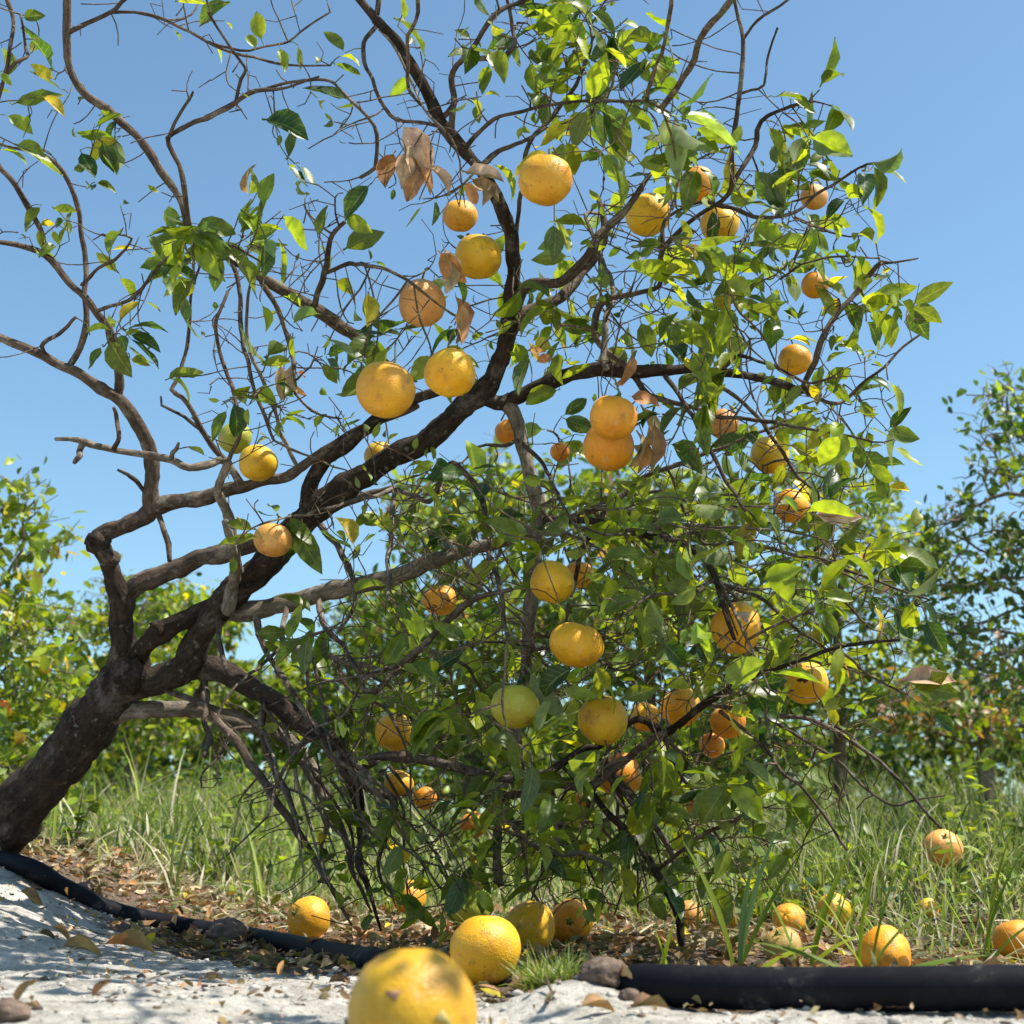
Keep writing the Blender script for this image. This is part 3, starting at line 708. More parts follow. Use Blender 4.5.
for n, br in enumerate(BR):
    pts = np.array(br[0], float); d1 = br[1]; mt = br[2]; kind = br[3]
    L = np.concatenate([[0], np.cumsum(np.linalg.norm(np.diff(pts[:, :2], axis=0), axis=1))]); L /= L[-1]
    if len(br) > 4: d0 = br[4]
    elif n == 0: d0 = d1
    else:
        A = np.array(allpx); D = np.linalg.norm(A[:, :2] - pts[0, :2], axis=1); k = D.argmin()
        d0 = alld[k]
        if D[k] > 9 and D[k] < 45 and pts[0, 1] > -10 and pts[0,0] > 0:
            pts = np.concatenate([[[A[k, 0], A[k, 1], pts[0, 2]]], pts]); L = np.concatenate([[0], np.cumsum(np.linalg.norm(np.diff(pts[:, :2], axis=0), axis=1))]); L /= L[-1]
    wob = .035 * np.sin(L * 9 + n * 2.1) * np.sin(L * math.pi) if n > 2 else L * 0
    dep = d0 + (d1 - d0) * L + wob
    P4 = np.array([[*at(p[0], p[1], d), p[2] * d / F] for p, d in zip(pts, dep)])
    C = catmull(P4, .009 if pts[:, 2].max() > 6 else .013)
    R = np.clip(C[:, 3], .0011, None) * (1.0 if pts[:, 2].max() > 6 else .86)
    c3 = C[:, :3]
    c3 = c3 + (np.stack([vnoise(c3 * 26 + 3), vnoise(c3 * 26 + 11), vnoise(c3 * 26 + 23)], 1) * np.clip(R, .001, .004)[:, None] * 1.0)
    big = pts[:, 2].max()
    R = R * (1 + .13 * vnoise(c3 * 35 + 5) + .10 * vnoise(c3 * 90))
    sd = 56 if big > 12 else (24 if big > 5 else 8)
    V, Q = tube(c3, R, sd, rough=.045, freq=45)
    UVW = tube_uv(c3, R, sd)
    if big > 5:   # plates and fissures running along the bark
        cc_ = np.concatenate([np.repeat(c3, sd, 0), c3[-1:], c3[:1]]); ND = V - cc_; rad_ = np.linalg.norm(ND, axis=1, keepdims=True) + 1e-6
        fis = -np.abs(vnoise(UVW * 75)) * .9 - np.abs(vnoise(UVW * 160 + 9)) * .5 + .6 * vnoise(UVW * 30 + 4)
        V = V + ND / rad_ * (fis * np.clip(rad_[:, 0] * .11, 0, .0038))[:, None]
    o = np_mesh('trunk' if n == 0 else 'limb' if kind == 'limb' else 'branch' if kind == 'branch' else 'twig' if kind == 'twig' else 'snag', V, Q, MT[mt], TREE, luv=UVW)
    # register skeleton in pixel space for attaching later branches
    tt = np.linspace(0, 1, 40)
    allpx += [list(q) for q in np.stack([np.interp(tt, L, pts[:, 0]), np.interp(tt, L, pts[:, 1])], 1)]
    alld += list(np.interp(tt, L, dep))
    skel.append((c3, R))
# broken knobs on the trunk fork
def knob(px, py, d, r, seed):
    c = at(px, py, d); u = np.linspace(0, math.pi, 12); v = np.linspace(0, 2 * math.pi, 17)[:-1]
    G = np.array([[math.sin(a) * math.cos(b), math.sin(a) * math.sin(b), math.cos(a)] for a in u for b in v])
    G = G * (1 + .22 * vnoise(G * 2 + seed) + .1 * vnoise(G * 6 + seed))[:, None] * r + c
    i = np.arange(11)[:, None] * 16; j = np.arange(16)[None]
    Q = np.stack([i + j, i + (j + 1) % 16, i + 16 + (j + 1) % 16, i + 16 + j], -1).reshape(-1, 4)
    np_mesh('knob', G, Q, M_TRUNK, TREE, luv=G)
knob(99, 543, 2.69, .024, 1); knob(92, 547, 2.69, .012, 4); knob(158, 628, 2.7, .017, 9); knob(128, 676, 2.76, .038, 13)

# ------------------------------------------------------------------ twigs by growth towards the crown's outline
BL = [ # cx, cy, rx, ry, n, d0, d1, leafiness
 (570,35,60,45,70,2.1,2.5,1.0),(620,120,90,40,90,2.05,2.5,.9),(520,70,50,60,35,2.1,2.4,.4),(700,165,60,30,45,2.15,2.5,1.0),
 (800,115,36,30,26,2.2,2.4,.9),(820,180,50,36,45,2.15,2.5,1.0),(760,215,60,36,60,2.1,2.6,1.0),(720,265,80,36,90,2.1,2.7,1.0),
 (835,265,48,42,42,2.15,2.5,.8),(870,310,36,36,30,2.2,2.5,.9),(640,230,80,50,80,2.2,2.8,.7),(570,320,80,50,90,2.2,2.9,.8),
 (700,325,90,40,80,2.1,2.7,.9),(850,375,45,40,40,2.2,2.5,.9),(760,400,80,40,80,2.1,2.7,.7),(870,430,42,45,40,2.2,2.5,.85),
 (640,440,100,50,90,2.2,2.9,.6),(760,470,90,50,100,2.1,2.8,.8),(840,520,50,40,50,2.2,2.6,.8),
 (450,170,50,50,35,2.1,2.4,.12),(450,60,50,50,22,2.1,2.4,.25),(400,110,40,50,18,2.1,2.4,.1),(330,170,50,70,30,2.1,2.5,.12),(290,110,70,60,24,2.15,2.4,.15),
 (250,330,80,90,85,2.2,2.6,.10),(330,300,60,60,45,2.15,2.5,.18),(270,210,50,30,35,2.2,2.4,.6),(200,250,50,28,40,2.2,2.5,.7),
 (140,240,40,50,16,2.3,2.5,.3),(330,400,70,50,60,2.2,2.6,.45),(400,340,60,50,50,2.2,2.6,.5),(240,430,50,60,35,2.3,2.6,.2),
 (470,300,60,60,40,2.2,2.7,.5),(420,500,70,50,90,2.1,2.7,.7),(360,520,50,50,40,2.2,2.6,.4),(260,540,40,40,18,2.3,2.5,.3),
 (500,530,90,60,120,2.1,2.8,.8),(620,540,110,60,170,2.05,2.9,1.0),(740,550,110,50,160,2.0,2.8,1.0),(850,590,80,50,90,2.1,2.6,.7),
 (600,640,120,60,190,2.0,2.9,1.0),(730,650,110,60,160,2.0,2.8,1.0),(470,640,100,60,140,2.1,2.8,.8),(350,640,70,50,80,2.2,2.7,.45),
 (420,720,90,50,120,2.1,2.7,.75),(560,730,120,50,180,2.0,2.9,1.0),(690,750,110,60,170,2.0,2.8,1.0),(800,700,70,60,80,2.05,2.6,.65),
 (620,820,130,50,170,2.05,2.8,.9),(460,820,90,45,90,2.15,2.7,.6),(730,850,80,45,90,2.1,2.7,.85),(810,790,60,50,40,2.1,2.6,.5),
 (560,880,110,30,90,2.15,2.7,.6),(300,780,80,70,130,2.3,2.7,.12),(340,700,60,60,60,2.3,2.7,.25),(400,860,60,30,30,2.3,2.7,.4),
 (380,830,80,60,110,2.35,2.7,.35),(330,880,70,40,50,2.4,2.7,.3),(430,890,60,30,60,2.3,2.6,.6),(600,700,200,160,330,2.0,2.7,.05),(560,860,160,50,140,2.1,2.7,.15),(450,590,120,90,120,2.1,2.7,.05),(800,640,120,110,120,2.1,2.6,.1),
 (600,60,90,50,70,2.1,2.4,.9),(690,190,70,60,60,2.1,2.5,.6),(40,120,50,60,14,2.3,2.5,.3),(30,30,50,40,12,2.2,2.5,.2),(120,320,40,40,20,2.3,2.5,.4),(100,150,40,40,12,2.3,2.5,.3),(200,60,80,50,14,2.2,2.4,.15),(40,240,40,40,10,2.3,2.5,.3),
 (600,-40,160,40,60,2.1,2.6,.9),(300,-40,200,35,40,2.1,2.5,.5),(-60,200,40,200,40,2.2,2.6,.5),
]
attr, aleaf = [], []
for cx, cy, rx, ry, n, da, db, lf in BL:
    n = int(n * 1.25)
    if cy > 770 or cx < 400 and cy > 560: lf = min(1, lf * .9)
    elif cy > 470: lf = lf * (.50 if cx < 560 else .60)
    elif cy < 150 and cx > 520: lf = lf * .75
    u = rng.normal(0, 1, (n, 2)); u = u / np.linalg.norm(u, axis=1)[:, None] * np.sqrt(rng.random(n))[:, None] * 1.05
    for a in range(n):
        dd = da + (db - da) * rng.random()
        attr.append(at(cx + u[a, 0] * rx, cy + u[a, 1] * ry, dd)); aleaf.append(lf)
for q in range(260):   # unseen bough above the frame, added to throw dappled shade on the sand
    yy = rng.uniform(.85, 2.1); attr.append(np.array([rng.uniform(-.2, .95), yy, .145 + .70 * yy + rng.uniform(.10, .40)])); aleaf.append(.8)
attr = np.array(attr); aleaf = np.array(aleaf)
SPH = [(p, r * 1.10) for (p, r, *_r) in FR]
def clear_of_fruit(P, k=1.12, front=.5, kf=.95):
    ok = np.ones(len(P), bool)
    for (p, r, *_r) in FR:
        v = P - p; ok &= np.linalg.norm(v, axis=1) > r * k
        if front > 0 and r > .022:
            ax = nrm(CAM - p); s = v @ ax; lat = np.linalg.norm(v - s[:, None] * ax, axis=1)
            ok &= ~((s > 0) & (s < front) & (lat < r * kf))
    return ok
k = clear_of_fruit(attr, 1.25, .3, .9); attr = attr[k]; aleaf = aleaf[k]
stemtop = np.array([p + np.array([0, 0, r * 1.35]) for (p, r, c_, g_, lab, x, y, d, hang) in FR if hang])
attr = np.concatenate([attr, stemtop]); aleaf = np.concatenate([aleaf, np.full(len(stemtop), .5)])
seeds = np.concatenate([c[::2] for c, R in skel[2:]])
nodes, par, hit = colonize(seeds, attr, .022, .030, .42, jit=.30, iters=110, spheres=SPH)
ns = len(seeds)
node_leaf = np.zeros(len(nodes))
for a in range(len(attr)):
    if hit[a] >= 0: node_leaf[hit[a]] = max(node_leaf[hit[a]], aleaf[a])
chs, tips = chains(nodes, par, ns)
for _ in range(3):
    for ch in chs:
        if len(ch) > 3:
            P = nodes[ch]; nodes[ch[1:-1]] = .3 * P[:-2] + .4 * P[1:-1] + .3 * P[2:]
parts = []
# side spurs and short bare twiglets
for ch in chs:
    P = nodes[ch].copy()
    if len(P) < 2: continue
    R = np.array([.00105 * max(1, tips[c]) ** .40 for c in ch]); R[0] = R[1]; R = np.clip(R, .001, .0048)
    R = R * (1 + .12 * rng.normal(0, 1, len(R)))
    R = np.clip(R, .0009, .005)
    C = catmull(np.concatenate([P, R[:, None]], 1), .012)
    c3 = C[:, :3].copy(); wv = np.minimum(1, np.arange(len(c3)) / 3.)[:, None]
    c3 += wv * .0035 * np.stack([vnoise(c3 * 38 + 3), vnoise(c3 * 38 + 17), vnoise(c3 * 38 + 31)], 1)
    parts.append(tube(c3, np.clip(C[:, 3], .0008, .005), 5))
grown = nodes[ns:]
# short spurs
sp_n = min(1400, len(grown)); sel = rng.choice(len(grown), sp_n, replace=False)
for q in sel:
    p = grown[q]; dv = nrm(rng.normal(0, 1, 3) + np.array([0, -.1, .35])); L = rng.uniform(.02, .075)
    m1 = p + dv * L * .5 + rng.normal(0, .004, 3)
    parts.append(tube(np.array([p, m1, p + nrm(dv + rng.normal(0, .3, 3)) * L]), np.array([.0011, .0009, .0007]), 4, cap=False))
V, Q = merge(parts)
tw = np_mesh('twigs', V, Q, M_TWIG, TREE); tag(tw, kind='stuff')
print('twig nodes', len(nodes) - ns, 'chains', len(chs))

# ------------------------------------------------------------------ leaves of the main tree
bs, ds, nr, ln, codes = [], [], [], [], []
chp = {}
def density(i):
    return node_leaf[i]
# spread leafiness up the chain near its tip
for ch in chs:
    lf = max([node_leaf[c] for c in ch[1:]] + [0])
    if lf == 0: continue
    n = len(ch)
    for q in range(1, n):
        fromtip = n - 1 - q
        pr = lf * (1.0 if fromtip == 0 else .62 if fromtip < 4 else .22)
        cnt = rng.poisson(pr * (2.0 if fromtip == 0 else .14)) if tips[ch[q]] < 6 else 0
        if cnt == 0: continue
        T = nrm(nodes[ch[q]] - nodes[ch[q - 1]])
        small = rng.random() < (.38 if lf > .5 else .6)
        clus = rng.choice(['d', 'g', 'l'], p=[.27, .33, .40])
        for _ in range(cnt):
            dv = nrm(T * (.9 if fromtip == 0 else .45) + rng.normal(0, .62, 3) + np.array([0, 0, -.22]))
            nv = nrm(np.array([.12, -.08, .75]) + rng.normal(0, .55, 3) + T * .3)
            bs.append(nodes[ch[q]] + dv * .003); ds.append(dv); nr.append(nv)
            ln.append(rng.uniform(.014, .036) if small else rng.uniform(.042, .084))
            u = rng.random()
            codes.append(clus if u < .62 else 'g' if u < .78 else 'l' if u < .90 else 'p' if u < .945 else 'y' if u < .975 else 'd' if u < .998 else 'b')
bs, ds, nr, ln = map(np.array, (bs, ds, nr, ln)); codes = np.array(codes)
mid = bs + ds * ln[:, None] * .5; tip = bs + ds * ln[:, None]
k = clear_of_fruit(mid, 1.05, .5, 1.0) & clear_of_fruit(tip, 1.02, .5, .8) & clear_of_fruit(bs, 1.0, 0)
bs, ds, nr, ln, codes = bs[k], ds[k], nr[k], ln[k], codes[k]
# extra leaf clusters low in the crown are grown above; hero leaves placed where they are seen
HERO = """175 2 -10 38 l;230 2 192 46 g;262 42 100 32 l;256 50 112 22 l;280 46 -80 30 l;298 45 -82 26 l;345 53 125 30 g;340 56 2 22 l;333 62 -42 36 g;350 100 168 48 d;262 120 -8 52 d;286 160 42 40 d;288 163 -62 34 d;300 164 -55 28 g;372 183 225 48 d;345 214 -38 34 l;318 238 75 34 g;315 243 -30 32 p;262 208 76 40 g;
55 80 150 27 y;12 105 20 52 g;40 95 -32 38 y;5 115 -20 32 l;32 112 -112 22 g;0 150 0 30 l;15 144 -12 32 g;0 72 -50 22 l;22 18 8 24 g;62 90 150 40 g;118 118 235 34 d;80 150 -62 38 d;102 140 -72 34 d;82 137 -10 28 l;95 182 -20 24 g;95 128 28 32 g;115 135 -95 40 p;100 150 -40 30 g;
42 205 238 32 g;52 207 -18 30 l;40 228 -82 20 l;52 230 -60 18 l;190 230 -10 50 g;192 228 12 46 g;190 232 -38 52 g;195 236 -55 60 l;188 236 215 36 g;188 236 242 34 l;200 235 262 38 g;205 252 -50 34 l;172 268 -15 32 d;165 272 -82 26 p;168 262 190 30 g;180 245 -100 40 l;215 245 -20 42 g;130 255 45 22 g;150 235 -60 24 g;
238 235 40 34 g;240 232 60 36 l;243 232 75 34 g;246 236 30 38 l;250 238 15 30 g;258 225 70 36 g;118 322 45 30 y;125 330 22 44 d;128 334 -14 38 d;130 338 -42 44 d;126 342 -62 36 g;102 345 -118 28 g;108 338 -60 46 g;130 358 -22 24 l;112 330 170 26 l;165 380 14 42 g;170 378 -15 34 l;
228 408 240 38 g;232 402 -62 38 d;322 336 -28 54 p;348 332 -5 44 d;330 340 -60 30 g;420 478 -10 56 d;290 518 -62 66 g;288 515 -50 44 g;290 515 -82 52 d;262 538 178 44 l;255 530 160 34 g;255 635 10 34 g;288 642 82 32 g;262 640 -30 34 g;290 630 50 30 l;
383 668 60 42 g;428 672 25 40 d;400 674 20 42 g;440 680 200 28 l;430 715 -10 54 g;445 728 222 34 g;350 705 10 38 l;380 698 -12 48 g;470 790 10 36 p;575 668 200 52 d;528 668 -62 66 p;598 648 195 50 g;595 665 -60 32 l;625 535 100 58 l;630 532 62 44 l;630 535 170 50 l;640 520 30 34 g;
535 148 14 58 y;552 152 188 46 y;490 163 -22 48 l;625 176 4 56 d;672 112 26 54 p;672 115 -8 84 p;676 115 -88 66 p;672 113 -70 64 p;640 100 -25 36 p;588 104 -22 48 d;612 106 -68 54 g;600 108 -45 50 d;700 153 8 32 l;555 2 0 48 g;588 10 -30 40 g;558 16 -42 44 l;530 60 -82 38 g;540 60 -60 38 g;620 22 -15 24 l;640 50 0 24 g;602 48 -28 32 l;570 30 -60 36 l;548 30 20 36 l;560 25 150 30 l;
590 225 168 44 l;712 208 -82 40 d;715 262 -8 74 g;746 222 -28 60 l;740 245 -12 40 g;722 280 -20 42 l;872 163 -62 46 g;874 163 -30 38 g;870 163 -8 40 p;878 165 -80 44 l;800 165 5 38 g;808 172 -20 32 g;768 125 -60 32 l;822 132 -28 28 l;798 130 10 28 g;775 97 5 36 g;790 98 -30 30 l;853 402 52 46 l;850 395 20 40 g;738 308 0 46 g;824 258 42 32 g;875 303 0 34 g;865 320 -40 30 d;815 285 -50 40 l;818 282 -20 34 l;835 345 15 30 g;840 340 -35 30 l;
888 430 50 32 d;885 430 -20 36 g;893 445 -48 36 l;868 464 -30 34 l;862 404 -40 22 y;900 598 24 60 p;885 556 10 66 g;915 530 85 28 l;920 600 -48 38 d;914 600 -110 38 l;838 520 225 44 g;870 548 30 36 l;838 640 112 36 g;908 684 -10 56 g;912 690 20 40 g;930 715 -30 30 d;820 710 8 34 g;760 835 -10 32 p;780 150 -80 36 l;655 300 -15 44 p;640 320 -70 40 g;700 420 -80 40 g;690 350 -60 44 l;560 390 190 40 l;600 560 20 50 g;660 560 -30 46 g;700 600 150 44 p;640 600 190 40 g;560 690 -20 40 l;650 660 0 48 g;660 640 -40 44 d;700 660 -60 36 l;620 700 20 44 g;700 780 -10 56 g;740 760 -30 50 g;760 800 10 44 l;800 770 -20 40 g;560 820 10 50 g;600 850 -30 44 l;640 870 -10 48 g;680 830 -50 44 g;540 860 -20 44 d;520 810 190 40 g;470 640 170 44 g;500 560 -140 44 l;480 520 -20 50 g;540 560 30 40 l;780 600 -30 46 g;760 580 20 44 l;820 600 -20 40 g;740 690 -10 50 g;480 690 -15 44 g;460 700 -160 36 l"""
hx = [l.split() for l in HERO.replace('\n', '').split(';') if l.strip()]
A = np.array(allpx); AD = np.array(alld)
allnode = np.concatenate([grown, seeds])
rel = allnode - CAM; ndep = rel @ FWD
npx = 512 + F * rel[:, 0] / ndep; npy = 512 - F * (rel @ UP) / ndep
hb, hd, hn, hl, hc = [], [], [], [], []
petioles = []
for x, y, ang, L, c_ in hx:
    x, y, ang, L = float(x), float(y), math.radians(float(ang)), float(L)
    D = np.hypot(npx - x, npy - y) + 40 * (ndep - 2.1).clip(0)
    q = D.argmin(); d = float(np.clip(ndep[q], 2.0, 2.6))
    b0 = at(x, y, d); node = allnode[q]
    if np.linalg.norm(node - b0) > .004: petioles.append(tube(np.array([node, (node + b0) / 2 + [0, 0, .003], b0]), np.array([.0013, .001, .0009]), 4, cap=False))
    dv = nrm(RIGHT * math.cos(ang) + UP * math.sin(ang) + FWD * rng.uniform(-.35, .2))
    face = rng.uniform(.35, 1.0)
    nv = nrm(-FWD * face * 1.1 + np.array([0, 0, 1.0]) * (1.1 - face * .6) + rng.normal(0, .22, 3))
    if c_ == 'p' : nv = -nv if rng.random() < .6 else nv
    hb.append(b0); hd.append(dv); hn.append(nv); hl.append(L * d / F); hc.append(c_)
bs = np.concatenate([bs, hb]); ds = np.concatenate([ds, hd]); nr = np.concatenate([nr, hn]); ln = np.concatenate([ln, hl]); codes = np.concatenate([codes, hc])
n = len(bs); print('leaves', n)
wid = rng.uniform(.36, .52, n); wid = np.where(ln > .09, .36, wid)
V, Q, tt, luv = leaves(bs, ds, nr, ln, wid, rng.normal(.45, .6, n), rng.uniform(.15, .8, n), tints(codes), wave=rng.uniform(.004, .035, n), twist=rng.normal(0, .6, n))
fo = np_mesh('foliage', V, Q, M_LEAF, TREE, tint=tt, luv=luv)
V, Q = merge(petioles); tag(np_mesh('leaf_stalks', V, Q, M_CALYX, TREE), kind='stuff')

# withered leaves hanging in the crown: each clump is a part
def dead(name, label, items):
    b_, d_, n_, l_, c_, w_ = [], [], [], [], [], []
    for x, y, ang, L, code, wd in items:
        a = math.radians(ang); q = (np.hypot(npx - x, npy - y) + 40 * (ndep - 2.05).clip(0)).argmin(); d = float(np.clip(ndep[q], 1.98, 2.5)) - .02
        b_.append(at(x, y, d)); d_.append(nrm(RIGHT * math.cos(a) + UP * math.sin(a) + FWD * rng.uniform(-.2, .2)))
        n_.append(nrm(-FWD + np.array([.3, 0, .5]) + rng.normal(0, .4, 3))); l_.append(L * d / F); c_.append(code); w_.append(wd)
    for i in range(len(b_)):
        V, Q, tt, luv = leaves(np.array([b_[i]]), np.array([d_[i]]), np.array([n_[i]]), np.array([l_[i]]), np.array([w_[i]]), rng.normal(.5, .5, 1), rng.uniform(.35, 1.1, 1), tints([c_[i]]), wave=rng.uniform(.02, .06, 1), twist=rng.normal(0, .7, 1))
        o = np_mesh('dead_leaf', V, Q, M_DEAD, TREE, tint=tt, luv=luv); tag(o, label)
dead('dead_leaf_clump', 'pale withered leaf near the treetop', [(400,122,-50,62,'t',.45),(405,128,-70,60,'t',.4),(395,150,-120,44,'o',.5),(405,150,-95,40,'t',.5),(412,155,-60,44,'o',.45),(425,165,-30,40,'t',.4),(418,170,-110,34,'b',.5),(408,140,-80,55,'t',.42)])
dead('dead_leaf_clump', 'withered leaf above the second highest orange', [(462,172,-10,44,'t',.5),(470,178,-40,40,'b',.5),(480,175,-70,32,'t',.5),(465,180,-60,30,'o',.4)])
dead('dead_leaf_clump', 'dangling pinkish withered leaf between two oranges', [(442,245,-65,46,'t',.5),(438,250,-50,44,'o',.5),(450,255,-80,40,'t',.45),(455,292,-75,52,'b',.4),(462,300,-95,48,'o',.35)])
dead('dead_leaf_clump', 'small curled rusty leaf hanging in bare twigs', [(280,362,-88,40,'t',.35),(291,362,-92,38,'t',.32),(296,372,-20,14,'o',.5),(296,384,-60,16,'o',.6)])
dead('dead_leaf_clump', 'rusty withered leaf beside the touching pair', [(632,350,-92,44,'b',.28),(628,396,-12,36,'o',.45),(640,405,-65,50,'t',.4),(648,415,-80,50,'o',.45),(655,420,-95,54,'b',.4),(636,430,-55,44,'t',.4),(650,440,-110,36,'o',.4)])
dead('dead_leaf', 'curled tan leaf pointing right from a twig', [(812,514,-4,50,'t',.36),(815,516,-14,40,'b',.4)])
dead('dead_leaf', 'pinkish brown curled dead leaf at the right of the crown', [(897,680,4,64,'t',.34)])
dead('dead_leaf', 'orange scrap of leaf behind twigs', [(525,350,-20,22,'o',.5),(535,362,20,20,'o',.5),(528,340,-70,24,'y',.5)])
# white blossom
bl = []
for a in range(5):
    th = a * 1.256; bl.append(nrm(RIGHT * math.cos(th) + UP * math.sin(th) * .8 + FWD * .2))
V, Q, tt, luv = leaves(np.tile(at(594, 76, 2.2), (5, 1)), np.array(bl), np.tile(-FWD, (5, 1)), np.full(5, .016), np.full(5, .4), np.full(5, -.5), np.full(5, .3), np.full((5, 3), .8))
np_mesh('blossom', V, Q, M_DEAD, TREE, tint=tt, luv=luv * 0 + .5)

# ------------------------------------------------------------------ fruit objects
def fruit_mesh(seed):
    nu, nv = 28, 36
    th = np.linspace(0, math.pi, nu + 1); ph = np.arange(nv) * 2 * math.pi / nv
    T_, P_ = np.meshgrid(th, ph, indexing='ij')
    D = np.stack([np.sin(T_) * np.cos(P_), np.sin(T_) * np.sin(P_), np.cos(T_)], -1).reshape(-1, 3)
    r = 1 + .045 * vnoise(D * 1.3 + seed * 7) + .018 * vnoise(D * 3.5 + seed * 3)
    r = r - .11 * np.exp(-((T_.ravel()) / .22) ** 2) - .05 * np.exp(-((math.pi - T_.ravel()) / .16) ** 2)
    r = r + .012 * np.cos(P_.ravel() * 5 + seed) * np.exp(-((T_.ravel() - .25) / .2) ** 2)
    V = D * r[:, None] * np.array([1, 1, .95 + .02 * seed])
    i = np.arange(nu)[:, None] * nv; j = np.arange(nv)[None]
    Q = np.stack([i + j, i + nv + j, i + nv + (j + 1) % nv, i + (j + 1) % nv], -1).reshape(-1, 4)
    return V * .04, Q
FM = []
for s in range(4):
    V, Q = fruit_mesh(s); o = np_mesh('orange', V, Q, M_PEEL, link=False); FM.append(o.data); bpy.data.objects.remove(o)
# calyx star
ca = []
for a in range(5):
    th = a * 1.2566
    ca.append([math.cos(th), math.sin(th)])
cv, cq = [], []
ring = np.arange(10) * 2 * math.pi / 10
rr = np.where(np.arange(10) % 2 == 0, .0085, .0045)
bot = np.stack([np.cos(ring) * rr, np.sin(ring) * rr, np.full(10, .0352) - (rr > .006) * -.0012], 1)
top = np.stack([np.cos(ring) * .0025, np.sin(ring) * .0025, np.full(10, .0378)], 1)
q = np.array([[i, (i + 1) % 10, 10 + (i + 1) % 10, 10 + i] for i in range(10)])
sv_, sq_ = tube(np.array([[0, 0, .034], [.0005, 0, .040], [.001, .001, .044]]), np.array([.0022, .0019, .0018]), 8)
CV, CQ = merge([(np.concatenate([bot, top]), q), (sv_, sq_)])
CO = np_mesh('calyx', CV, CQ, M_CALYX, link=False); CM = CO.data; bpy.data.objects.remove(CO)
def patch(name, parent, dirv, size, material, seed=0):
    dirv = nrm(np.array(dirv, float)); u = nrm(np.cross(dirv, [0, .3, 1])); v_ = np.cross(dirv, u)
    V = [dirv * .0414]; n = 20
    for ring_ in (.5, 1.0):
        for a in range(n):
            th = a / n * 6.283; k = size * ring_ * (1 + .35 * math.sin(3 * th + seed) + .15 * math.sin(7 * th + seed * 2))
            p = nrm(dirv + (u * math.cos(th) + v_ * math.sin(th) * .6) * k)
            V.append(p * (.0414 if ring_ < 1 else .0392))
    Q = [[0, 1 + a, 1 + (a + 1) % n, 0] for a in range(n)]
    Q2 = [[1 + a, 1 + n + a, 1 + n + (a + 1) % n, 1 + (a + 1) % n] for a in range(n)]
    me = bpy.data.meshes.new(name); me.from_pydata([tuple(p) for p in V], [], [(q_[0], q_[1], q_[2]) for q_ in Q] + Q2); me.materials.append(material)
    for p in me.polygons: p.use_smooth = True
    o = bpy.data.objects.new(name, me); COL.objects.link(o); o.parent = parent; return o
allnodes = np.concatenate([grown] + [c for c, R in skel[2:]])
for i, (p, r, c_, g_, lab, x, y, d, hang) in enumerate(FR):
    o = bpy.data.objects.new('orange', FM[i % 4]); COL.objects.link(o)
    o.location = p.tolist(); k = r / .04
    o.scale = (k, k * rng.uniform(.95, 1.03), k * rng.uniform(.90, 1.02) * (1.12 if 'lower orange of' in lab else 1))
    if hang: e = (rng.normal(0, .22), rng.normal(0, .22), rng.uniform(0, 6.28))
    else: e = (rng.uniform(-1.6, 1.6), rng.uniform(-.8, .8), rng.uniform(0, 6.28))
    if 'oblong' in lab: o.scale = (k * 1.06, k, k * .88); e = (.2, .3, 0)
    if 'nearest the camera' in lab: e = (.9, .3, 2.2)
    o.rotation_euler = e
    v = rng.normal(1, .05, 3)
    o.color = (min(1, c_[0] * v[0]), c_[1] * v[1], c_[2] * v[2], g_)
    tag(o, lab, 'orange', 'oranges hanging in the leaning tree' if hang else 'fallen oranges on the ground')
    cx = bpy.data.objects.new('calyx', CM); COL.objects.link(cx); cx.parent = o
    if hang:
        bpy.context.view_layer.update() if False else None
        from mathutils import Euler
        tl = Euler(e).to_matrix() @ Vector((0.0012 * k, .001 * k, .0435 * k)); t0 = p + np.array(tl)
        D = np.linalg.norm(allnodes - t0, axis=1) + np.where(allnodes[:, 2] < t0[2] - .004, .2, 0); q = D.argmin(); e0 = allnodes[q]
        mdl = (t0 + e0) / 2 + np.array([0, 0, .008])
        C = catmull(np.array([t0 - (mdl - t0) * .05, mdl, e0]), .008)
        V, Q = tube(C, np.full(len(C), .0016), 6)
        # stored in the orange's own space
        Mi = (Euler(e).to_matrix()); Mi = np.array(Mi)
        V = ((V - p) @ Mi) / np.array(o.scale)
        np_mesh('stem', V, Q, M_CALYX, o)
    if 'split orange' in lab:
        W = np.array(Euler(e).to_matrix()).T @ np.array([.15, -1, .35]); patch('scar', o, W, .38, plain('grey_scar', (.42, .30, .25), .7, 60), 1)
    if 'black cracked' in lab:
        W = np.array(Euler(e).to_matrix()).T @ np.array([-.25, -1, .05]); patch('blemish', o, W, .34, plain('black_blemish', (.07, .03, .012), .8, 60), 3)
    if 'nearest the camera' in lab:
        W = np.array(Euler(e).to_matrix()).T @ np.array([-.25, -1, .40]); patch('scar', o, W, .11, M_SCAR, 2)
        W = np.array(Euler(e).to_matrix()).T @ np.array([.62, -1, .02]); patch('mould', o, W, .13, plain('grey_mould', (.44, .36, .13), .9, 120, .3), 5)

